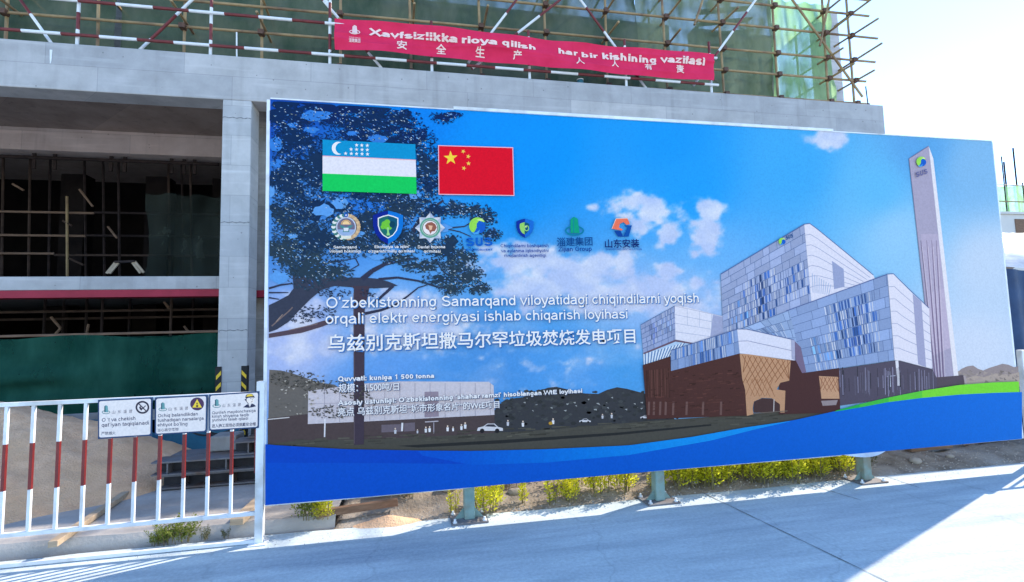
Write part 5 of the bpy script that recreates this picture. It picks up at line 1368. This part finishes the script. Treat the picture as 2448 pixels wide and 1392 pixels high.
# ------------------------------------------------------------------ sand pile in the yard
def heap(name, cx, cy, rx, ry, h, mat, label, cat, seed, z0=0.06, rough=.06, n=90, pw=1.15, group=None):
    n2 = Noise2(seed); mb = MB()
    def f(u, v):
        a = u * 2 * math.pi; r = v
        wob = 1 + .22 * (float(n2.fbm(3 + 1.6 * math.cos(a), 3 + 1.6 * math.sin(a), 3)) - .5)
        x, y = cx + rx * r * wob * math.cos(a), cy + ry * r * wob * math.sin(a)
        z = h * max(0, 1 - r) ** pw * (1 - .12 * (1 - r) ** 4) + rough * (float(n2.fbm(x * 3.2, y * 3.2, 5)) - .5) * (1 - r ** 6) * 1.6 - .02 * r
        return (x, y, z0 + z)
    mb.sheet(f, n, n // 2)
    o = mb.build(name, mat, None, smooth=True, loc=(cx, cy, z0)); return tag(o, label, cat, group)
heap('sand_pile', -4.55, 6.45, 2.35, 1.75, 1.06, M['sand'], 'tall brown pile of sand behind the barrier fence', 'sand pile', 31, rough=.09, n=150, pw=1.0)
heap('sand_heap', -0.22, 4.52, .36, .13, .075, M['sand'], 'small pinkish sand heap on the road edge left of the first billboard post', 'sand heap', 32, z0=0.0, rough=.02, n=60)

# ------------------------------------------------------------------ stacked steel beams
def steel_beam(x0, x1, y, z, label, hgt=.135, w=.26, stiff=5):
    o = empty('steel_beam', ((x0 + x1) / 2, y, z), label, 'steel beam', 'steel beams stacked behind the fence')
    mb = MB(); mb.box(x0, x1, y - w / 2, y + w / 2, z, z + .014); mb.build('lower_flange', M['steel'], o)
    mb = MB(); mb.box(x0, x1, y - w / 2, y + w / 2, z + hgt - .014, z + hgt); mb.build('upper_flange', M['steel'], o)
    mb = MB(); mb.box(x0, x1, y - .006, y + .006, z + .0145, z + hgt - .0145); mb.build('web', M['web'], o)
    for k in range(stiff):
        x = x0 + .18 + (x1 - x0 - .3) * k / max(1, stiff - 1) + random.uniform(-.05, .05)
        mb = MB(); mb.box(x - .006, x + .006, y - w / 2 + .01, y - .0065, z + .0145, z + hgt - .0145); mb.build('stiffener', M['steel'], o)
    return o
zf = .10
steel_beam(-2.50, -.1, 5.86, zf, 'rusty grey steel beam on the ground at the front of the stack')
steel_beam(-2.56, -.1, 5.84, zf + .14, 'grey steel beam lying second from the ground in the front of the stack')
steel_beam(-2.45, -.1, 6.12, zf, 'steel beam on the ground in the rear row of the stack')
steel_beam(-2.50, -.1, 6.12, zf + .14, 'dusty steel beam topping the rear row of the stack, left end bare')
steel_beam(-1.84, -.1, 5.90, zf + .28, 'shorter steel beam lying third from the ground near the fence end post', stiff=4)
steel_beam(-1.74, -.1, 6.05, zf + .42, 'shortest steel beam at the very top of the stack', stiff=4)
mb = MB(); mb.box(-2.14, -1.88, 6.02, 6.3, zf + .28, zf + .44); o = bevel(mb.build('concrete_block', M['concrete_wall'], None, loc=(-2.01, 6.16, zf + .28)), .015); tag(o, 'rough concrete block resting on the rear steel beams under the middle sign', 'concrete block')
# blue sheet and timbers further back
mb = MB()
def ts(u, v):
    x = -4.2 + 2.0 * u; y = 7.0 + .25 * v; z = .09 + (.46 + .08 * math.sin(u * 9) + .05 * math.sin(u * 23)) * v + .03 * math.sin(u * 31 + v * 8)
    return (x, y + .05 * math.sin(u * 17), z)
mb.sheet(ts, 40, 10); o = mb.build('blue_tarpaulin', M['tarp_teal'], None, smooth=True, loc=(-3.2, 7.1, .1)); tag(o, 'crumpled teal tarpaulin behind the sand pile', 'tarpaulin')
mb = MB(); mb.bar((-4.6, 7.35, .62), (-1.4, 7.3, .66), .10, .12); o = mb.build('concrete_kerb', M['concrete_wall'], None, loc=(-3.0, 7.3, .6)); tag(o, 'pale concrete lintel lying above the teal tarpaulin', 'lintel')
mb = MB(); mb.bar((-3.2, 6.62, .20), (-1.5, 6.58, .21), .18, .07); o = mb.build('timber_beam', M['wood'], None, loc=(-2.4, 6.6, .2)); tag(o, 'pale squared timber lying behind the steel beams', 'timber')
# tangled cable
mb = MB(); pts = []
for k in range(140):
    t = k / 139 * 5 * 2 * math.pi
    pts.append((-2.35 + (.24 + .06 * math.sin(t * .37)) * math.cos(t) + .012 * k / 10, 6.75 + .10 * math.sin(t * 1.1), .62 + (.16 + .04 * math.sin(t * .6)) * math.sin(t)))
mb.path(pts, .012, 5); o = mb.build('cable_coil', M['rubber'], None, loc=(-2.3, 6.7, .45)); tag(o, 'tangled coil of black cable above the stacked steel beams', 'cable')

# ------------------------------------------------------------------ planks and rubbish on the ground
def plank(p, q, w, h, mat, label, name='wooden_plank', group=None):
    p, q = Vector(p), Vector(q); mb = MB(); mb.bar(p, q, w, h); o = bevel(mb.build(name, mat, None, loc=(p + q) / 2), .004); return tag(o, label, 'plank', group)
a, b = on_z(107, 1312, .12), on_z(300, 1180, .12)
plank((a.x, a.y + .08, .118), (b.x, b.y, .118), .06, .045, M['wood'], 'thin wooden plank sloping across the yard in front of the sand pile')
a, b = on_z(565, 1250, .12), on_z(640, 1180, .12)
plank((a.x, a.y, .125), (b.x, b.y, .125), .10, .05, M['wood'], 'pale squared wooden plank lying beside the fence end post')
a, b = on_z(760, 1240, .06), on_z(950, 1216, .06)
plank((a.x, a.y, .10), (b.x, b.y + .05, .10), .05, .06, M['wood_old'], 'rust brown plank on the earth below the left part of the billboard')
plank((-.35, 5.0, .155), (.95, 5.35, .17), .12, .035, M['wood_old'], 'weathered brown board lying on the verge beyond the first post')
for k, (p, q, w, h, lab) in enumerate((((5.0, 5.28, .16), (8.2, 5.42, .22), .07, .07, 'long rusty bar lying on the earth at the right end of the billboard'), ((5.7, 5.02, .10), (6.25, 4.98, .12), .10, .06, 'short dark brown block of timber on the earth near the right post'), ((6.5, 5.02, .10), (7.7, 5.08, .12), .03, .03, 'thin dark rod on the earth at the far right'))):
    plank(p, q, w, h, M['wood_old'] if k else M['pole_dark'], lab)
rs = random.Random(12)
def rock(x, y, r, label):
    mb = MB(); n2 = Noise2(int(x * 100) % 97 + 5)
    def f(u, v):
        a, b = u * 2 * math.pi, (v - .5) * math.pi
        d = (math.cos(b) * math.cos(a), math.cos(b) * math.sin(a), math.sin(b)); k = r * (.75 + .6 * float(n2.fbm(d[0] * 1.4 + 4, d[1] * 1.4 + d[2] * 2 + 4, 3)))
        return (x + d[0] * k * 1.3, y + d[1] * k, max(0.0, verge_z(x, y)) + r * .3 + d[2] * k * .7)
    mb.sheet(f, 12, 8); o = mb.build('rock', M['stone'], None, smooth=True, loc=(x, y, 0)); tag(o, label, 'rock', 'loose rocks on the verge')
for x, y, r, l in ((.32, 4.98, .07, 'pale rock on the earth just left of the first billboard post'), (.95, 4.86, .05, 'rock right of the first billboard post behind a weed'), (2.75, 4.72, .045, 'small rock at the road edge right of the middle post'), (5.45, 4.72, .05, 'light rock on the dirt right of the third post'), (6.0, 4.78, .035, 'small stone at the far right of the verge')):
    rock(x, y, r, l)
mb = MB()
for k in range(1500):
    if k < 1000: x, y = rs.uniform(-1.0, 8), 4.46 + abs(rs.gauss(0, .28)) + .03
    else: x, y = rs.uniform(-5, 6.5), 4.42 - abs(rs.gauss(0, .12))
    if y > 5.6: continue
    r = rs.uniform(.004, .012) * (1 if k < 1000 else .55); z = max(0, verge_z(x, y)) if y > 4.46 and x > -.6 else 0.0
    if y > 4.46 and x <= -.6: continue
    a = rs.uniform(0, 6)
    vs = [(x + r * 1.3 * math.cos(a + t), y + r * math.sin(a + t), z - .002) for t in (0, 1.57, 3.14, 4.71)] + [(x + r * .3, y, z + r * rs.uniform(.7, 1.2))]
    mb.add(vs, [(0, 1, 4), (1, 2, 4), (2, 3, 4), (3, 0, 4)])
tag(mb.build('gravel', M['stone']), 'scattered grit and pebbles along the verge', 'gravel', kind='stuff')

# ------------------------------------------------------------------ weeds
def weed_mesh(seed, h, spread, stems, mat, leafy=1.0, leaf=.035):
    r = random.Random(seed); mb = MB()
    for s in range(stems):
        a = r.uniform(0, 6.28); q = spread * r.random() ** .6 * .45
        bx, by = q * math.cos(a), q * math.sin(a)
        hh = h * r.uniform(.55, 1.05); lx, ly = math.cos(a) * spread * r.uniform(.1, .6), math.sin(a) * spread * r.uniform(.1, .6)
        pts = [Vector((bx + lx * t * t, by + ly * t * t, hh * t)) for t in (0, .25, .5, .75, 1)]
        for i in range(4): mb.tube(pts[i], pts[i + 1], .0045 * (1 - i * .2), 4, 1, .0045 * (.8 - i * .19), caps=False)
        nl = int(66 * leafy * hh / .35)
        for k in range(nl):
            t = r.uniform(.08, 1.0); i = min(3, int(t * 4)); p = pts[i].lerp(pts[i + 1], t * 4 - i)
            an = r.uniform(0, 6.28); br = (1.08 - t) * spread * .34 * r.uniform(.1, 1)
            p = p + Vector((math.cos(an) * br, math.sin(an) * br, br * r.uniform(.4, 1.5)))
            d = Vector((math.cos(an), math.sin(an), r.uniform(.2, 1.3))).normalized(); L = leaf * r.uniform(.6, 1.4); w = L * r.uniform(.13, .24)
            sd = d.cross(Vector((r.uniform(-1, 1), r.uniform(-1, 1), r.uniform(-1, 1)))).normalized()
            mb.add([p, p + d * L * .5 + sd * w, p + d * L, p + d * L * .5 - sd * w], [(0, 1, 2, 3)], 0)
    me_o = mb.build('weed', [mat, M['stalk']]); me = me_o.data; bpy.data.objects.remove(me_o); return me
KIND = {'lit': [weed_mesh(s, .40, .24, 15, M['leaf_lit'], 1.5, .032) for s in (1, 2, 3)], 'dull': [weed_mesh(s, .34, .24, 14, M['leaf_dull'], 1.3, .034) for s in (4, 5)], 'thin': [weed_mesh(s, .34, .12, 5, M['leaf_lit'], 1.0, .03) for s in (6, 7)], 'grey': [weed_mesh(s, .30, .2, 9, M['leaf_grey'], .9, .03) for s in (8, 9)]}
def weed(kind, i, x, y, s, label, group='weeds along the road edge', zs=1.0):
    o = bpy.data.objects.new('weed', KIND[kind][i % len(KIND[kind])]); COL.objects.link(o)
    z = max(0.0, verge_z(x, y)) if x > -.7 else .075
    o.location = (x, y, z - .01); o.rotation_euler = (0, 0, rs.uniform(0, 6)); o.scale = (s, s, s * zs)
    return tag(o, label, 'weed', group)
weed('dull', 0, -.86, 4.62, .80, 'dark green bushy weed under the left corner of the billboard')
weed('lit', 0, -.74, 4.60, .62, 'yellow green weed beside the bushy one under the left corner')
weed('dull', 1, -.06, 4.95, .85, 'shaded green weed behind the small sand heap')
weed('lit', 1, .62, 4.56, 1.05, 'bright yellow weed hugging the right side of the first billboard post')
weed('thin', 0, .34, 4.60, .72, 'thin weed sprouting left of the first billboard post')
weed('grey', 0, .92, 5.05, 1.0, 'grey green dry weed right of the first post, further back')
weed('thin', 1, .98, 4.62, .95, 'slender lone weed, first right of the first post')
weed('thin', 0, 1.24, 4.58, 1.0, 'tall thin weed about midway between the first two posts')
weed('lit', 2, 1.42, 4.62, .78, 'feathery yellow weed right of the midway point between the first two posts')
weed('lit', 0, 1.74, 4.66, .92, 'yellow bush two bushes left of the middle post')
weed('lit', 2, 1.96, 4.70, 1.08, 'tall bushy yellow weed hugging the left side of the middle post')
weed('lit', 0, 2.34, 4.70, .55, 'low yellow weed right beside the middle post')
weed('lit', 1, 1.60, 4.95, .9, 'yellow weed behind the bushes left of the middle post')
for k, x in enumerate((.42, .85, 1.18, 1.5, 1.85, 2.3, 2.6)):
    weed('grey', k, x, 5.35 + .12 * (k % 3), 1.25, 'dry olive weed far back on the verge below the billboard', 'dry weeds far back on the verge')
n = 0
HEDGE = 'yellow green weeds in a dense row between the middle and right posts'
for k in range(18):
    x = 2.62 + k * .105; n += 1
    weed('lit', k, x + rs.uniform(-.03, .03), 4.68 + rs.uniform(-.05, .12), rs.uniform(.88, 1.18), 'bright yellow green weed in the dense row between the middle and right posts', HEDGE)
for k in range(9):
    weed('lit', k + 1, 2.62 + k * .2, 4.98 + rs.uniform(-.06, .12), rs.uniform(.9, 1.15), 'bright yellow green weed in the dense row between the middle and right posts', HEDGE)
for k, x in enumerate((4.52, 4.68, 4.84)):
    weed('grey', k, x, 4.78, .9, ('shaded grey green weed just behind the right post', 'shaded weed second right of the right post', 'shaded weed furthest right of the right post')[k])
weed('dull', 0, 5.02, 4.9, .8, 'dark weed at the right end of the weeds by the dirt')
for k, (px, py, s, lab) in enumerate(((382, 1296, .36, 'tiny weed at the foot of the yard edge, left of the others'), (408, 1293, .50, 'small weed growing against the yard edge below the middle sign'), (445, 1290, .58, 'larger weed clump against the yard edge below the middle sign'), (497, 1282, .34, 'sparse little weed at the yard edge below the right sign'), (545, 1282, .28, 'sparse tiny weed nearest the fence end post'))):
    g0 = on_z(px, py); o = weed('grey' if k in (3, 4) else 'dull', k, g0.x, 4.53, s, lab); o.location.z = 0.0

# ------------------------------------------------------------------ inside the dark openings
ins = empty('interior_scaffold', (BX(-6), BY(12.8), BZ(2.65)), 'dark rusty tube scaffold inside the upper opening of the building', 'scaffold')
def P(px, py, Y): return on_y(px, py, BY(Y))
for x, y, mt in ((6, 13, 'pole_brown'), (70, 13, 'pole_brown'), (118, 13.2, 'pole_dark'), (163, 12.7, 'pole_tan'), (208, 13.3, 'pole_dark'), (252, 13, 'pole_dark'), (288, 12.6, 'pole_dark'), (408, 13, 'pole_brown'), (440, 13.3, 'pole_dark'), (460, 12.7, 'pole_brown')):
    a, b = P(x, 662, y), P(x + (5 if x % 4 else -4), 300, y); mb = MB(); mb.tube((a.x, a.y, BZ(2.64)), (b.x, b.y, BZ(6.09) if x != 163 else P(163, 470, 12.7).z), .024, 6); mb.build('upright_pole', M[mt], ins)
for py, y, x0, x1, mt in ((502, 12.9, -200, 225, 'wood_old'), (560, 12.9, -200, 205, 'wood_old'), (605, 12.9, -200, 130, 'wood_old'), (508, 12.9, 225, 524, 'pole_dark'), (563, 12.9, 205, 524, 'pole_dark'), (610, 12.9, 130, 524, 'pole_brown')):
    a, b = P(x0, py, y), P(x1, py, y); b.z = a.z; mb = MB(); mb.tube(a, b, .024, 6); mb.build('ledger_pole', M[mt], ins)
for p, q, mt in (((190, 453), (222, 494), 'wood_old'), ((30, 440), (56, 455), 'wood_old'), ((150, 528), (172, 540), 'pole_brown'), ((165, 618), (200, 634), 'pole_brown'), ((258, 542), (280, 570), 'wood_old')):
    mb = MB(); mb.tube(P(*p, 12.7), P(*q, 12.7), .022, 6); mb.build('loose_prop', M[mt], ins)
tz = empty('trestle', tuple(P(300, 655, 10.2)), 'pale wooden trestle legs standing on a long plank in the upper opening', 'trestle')
for p, q in (((255, 654), (276, 628)), ((262, 654), (283, 629)), ((322, 625), (344, 652)), ((317, 628), (336, 653))):
    mb = MB(); mb.bar(P(*p, 10.2), P(*q, 10.2), .025, .035); mb.build('leg', M['wood'], tz)
a, b = P(276, 627, 10.2), P(324, 625, 10.2); mb = MB(); mb.bar(a, b, .08, .03); mb.build('crossbar', M['pole_dark'], tz)
a, b = P(219, 657, 9.8), P(522, 659, 9.8); a.z = BZ(2.66); b.z = BZ(2.66)
plank(a, b, .16, .035, M['wood'], 'long plank lying along the edge of the middle floor')
low = empty('interior_scaffold', (BX(-6), BY(10.6), .05), 'dark rusty tube scaffold behind the deep green net under the middle floor', 'scaffold')
for x, y in ((105, 11), (150, 11.4), (205, 11), (243, 10.6), (308, 11.4), (408, 10.4), (460, 11.4)):
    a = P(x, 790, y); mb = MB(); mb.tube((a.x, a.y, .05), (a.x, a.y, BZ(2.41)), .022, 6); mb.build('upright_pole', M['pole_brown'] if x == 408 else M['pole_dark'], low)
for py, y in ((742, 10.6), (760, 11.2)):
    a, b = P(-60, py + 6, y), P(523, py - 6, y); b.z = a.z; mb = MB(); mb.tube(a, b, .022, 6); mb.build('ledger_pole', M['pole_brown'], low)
a, b = BX(-15), BX(-3.16)
mb = MB(); mb.tube((a, BY(9.66), BZ(1.69)), (b, BY(9.66), BZ(1.71)), .02, 6); mb.build('net_rail', M['wood_old'], low)
for p, q in (((122, 758), (145, 785)), ((145, 785), (128, 805)), ((212, 775), (207, 800)), ((392, 722), (405, 738)), ((440, 780), (450, 793))):
    mb = MB(); mb.tube(P(*p, 10.5), P(*q, 10.5), .02, 6); mb.build('loose_prop', M['wood_old'], low)
# pipe under the rear beam with hangers
pr = empty('service_pipe', tuple(P(250, 380, 11.9)), 'dark pipe with hangers running under the rear concrete beam', 'pipe')
a, b = P(-200, 378, 12.15), P(523, 393, 12.15); a.z = b.z; mb = MB(); mb.tube(a, b, .035, 8); mb.build('pipe_run', M['pole_dark'], pr)
for x in (80, 130, 265, 298, 410, 440, 465):
    p = P(x, 385, 12.16); mb = MB(); mb.box(p.x - .03, p.x + .03, p.y, p.y + .03, a.z - .22, BZ(5.60)); mb.build('hanger', M['pole_dark'], pr)

# green can on the beam
g0 = on_y(1387, 195, BY(9.2)); x, z = g0.x, BZ(6.40)
cn = empty('paint_can', (x, BY(9.2), z), 'small green can standing on the beam below the banner', 'can')
mb = MB(); mb.tube((x, BY(9.2), z), (x, BY(9.2), z + .13), .06, 14); mb.build('body', M['tarp_teal'], cn)
mb = MB(); mb.tube((x, BY(9.2), z + .131), (x, BY(9.2), z + .145), .063, 14); mb.build('lid', M['pole_white'], cn)

# ------------------------------------------------------------------ right hand side: sheeted shelter, far building, steel post
sh = empty('sheeted_shelter', (10.6, 7.4, 0), 'arched shelter with a silver sheet roof and dark blue side sheet at the right edge', 'shelter')
SX0, SX1, SYa, SYb, ZR, ZS = 7.6, 12.6, 5.62, 9.0, 3.1, 2.38
mb = MB()
def roof(u, v):
    x = SX0 + (SX1 - SX0) * u; y = SYa + (SYb - SYa) * v
    z = ZS + (ZR - ZS) * math.sin(math.pi * min(1, max(0, v))) ** .7 + .045 * math.sin(u * 60 + v * 9) * math.sin(v * math.pi) - .34 * (1 - math.sin(v * math.pi)) * u
    return (x, y - .2 * (1 - v) * u, z)
mb.sheet(roof, 90, 24); mb.build('silver_roof', M['silver'], sh, smooth=True)
mb = MB()
def side(u, v):
    x = SX0 + .03 + (SX1 - SX0) * u; zt = ZS - .34 * u - .03
    return (x, SYa + .02 - .2 * u + .05 * math.sin(u * 30) * (1 - v) + .03 * math.sin(u * 71), .02 + (zt - .02) * v)
mb.sheet(side, 80, 12); mb.build('side_sheet', M['tarp_blue'], sh, smooth=True)
mb = MB(); mb.sheet(lambda u, v: (SX0 + .02 + .03 * math.sin(u * 25), SYa + (SYb - SYa) * u, .02 + (ZS + (ZR - ZS) * math.sin(math.pi * u) ** .7 - .05) * v), 30, 6); mb.build('end_sheet', M['tarp_blue'], sh, smooth=True)
mb = MB()
for x in (SX0 + .1, 10.6, SX1 - .1):
    for y in (SYa + .12, SYb - .05): mb = MB(); mb.tube((x, y, 0), (x, y, ZS - .38 if x > 10 else ZS - .1), .03, 8); mb.build('shelter_post', M['steel'], sh)
fb = empty('netted_building', (41, 26, 0), 'distant pale building with a green netted scaffold on its roof, at the right edge', 'building')
def D(px, py): return on_y(px, py, 25)
a, b = D(2386, 512), D(2470, 560)
mb = MB(); mb.box(a.x - 4, a.x + 14, 25, 34, 0, a.z); mb.build('wall', M['far_wall'], fb)
mb = MB(); mb.box(D(2424, 515).x, D(2424, 515).x + 1.0, 24.96, 24.995, a.z - 1.6, a.z - .3); mb.build('opening', M['wood_old'], fb)
mb = MB(); mb.box(a.x - 4.1, a.x + 14.1, 24.9, 34.1, a.z + .003, a.z + .16); mb.build('roof_edge', M['far_wall'], fb)
zt = D(2410, 440).z
mb = MB(); mb.sheet(lambda u, v: (a.x - 4 + 14 * u, 25.4 + .15 * math.sin(u * 22), a.z + .17 + (zt - a.z - .17) * v), 40, 4); mb.build('green_net', M['net_light'], fb, smooth=True)
for k in range(9):
    x = a.x - 3.6 + k * 1.55; mb = MB(); mb.tube((x, 25.2, a.z + .17), (x, 25.2, zt + (.2, 1.0, .3, 1.9, .2, .9, .4, 1.2, .3)[k]), .035, 6); mb.build('scaffold_pole', M['pole_dark'], fb)
for z in (a.z + .9, zt - .02):
    mb = MB(); mb.tube((a.x - 4, 25.18, z), (a.x + 10, 25.18, z), .035, 6); mb.build('scaffold_ledger', M['pole_tan'], fb)
for px, py in ((2425, 380), (2447, 346)):
    p = D(px, py); mb = MB(); mb.tube((p.x, 25.6, a.z), (p.x, 25.6, p.z), .05, 6); mb.build('rebar', M['pole_dark'], fb)
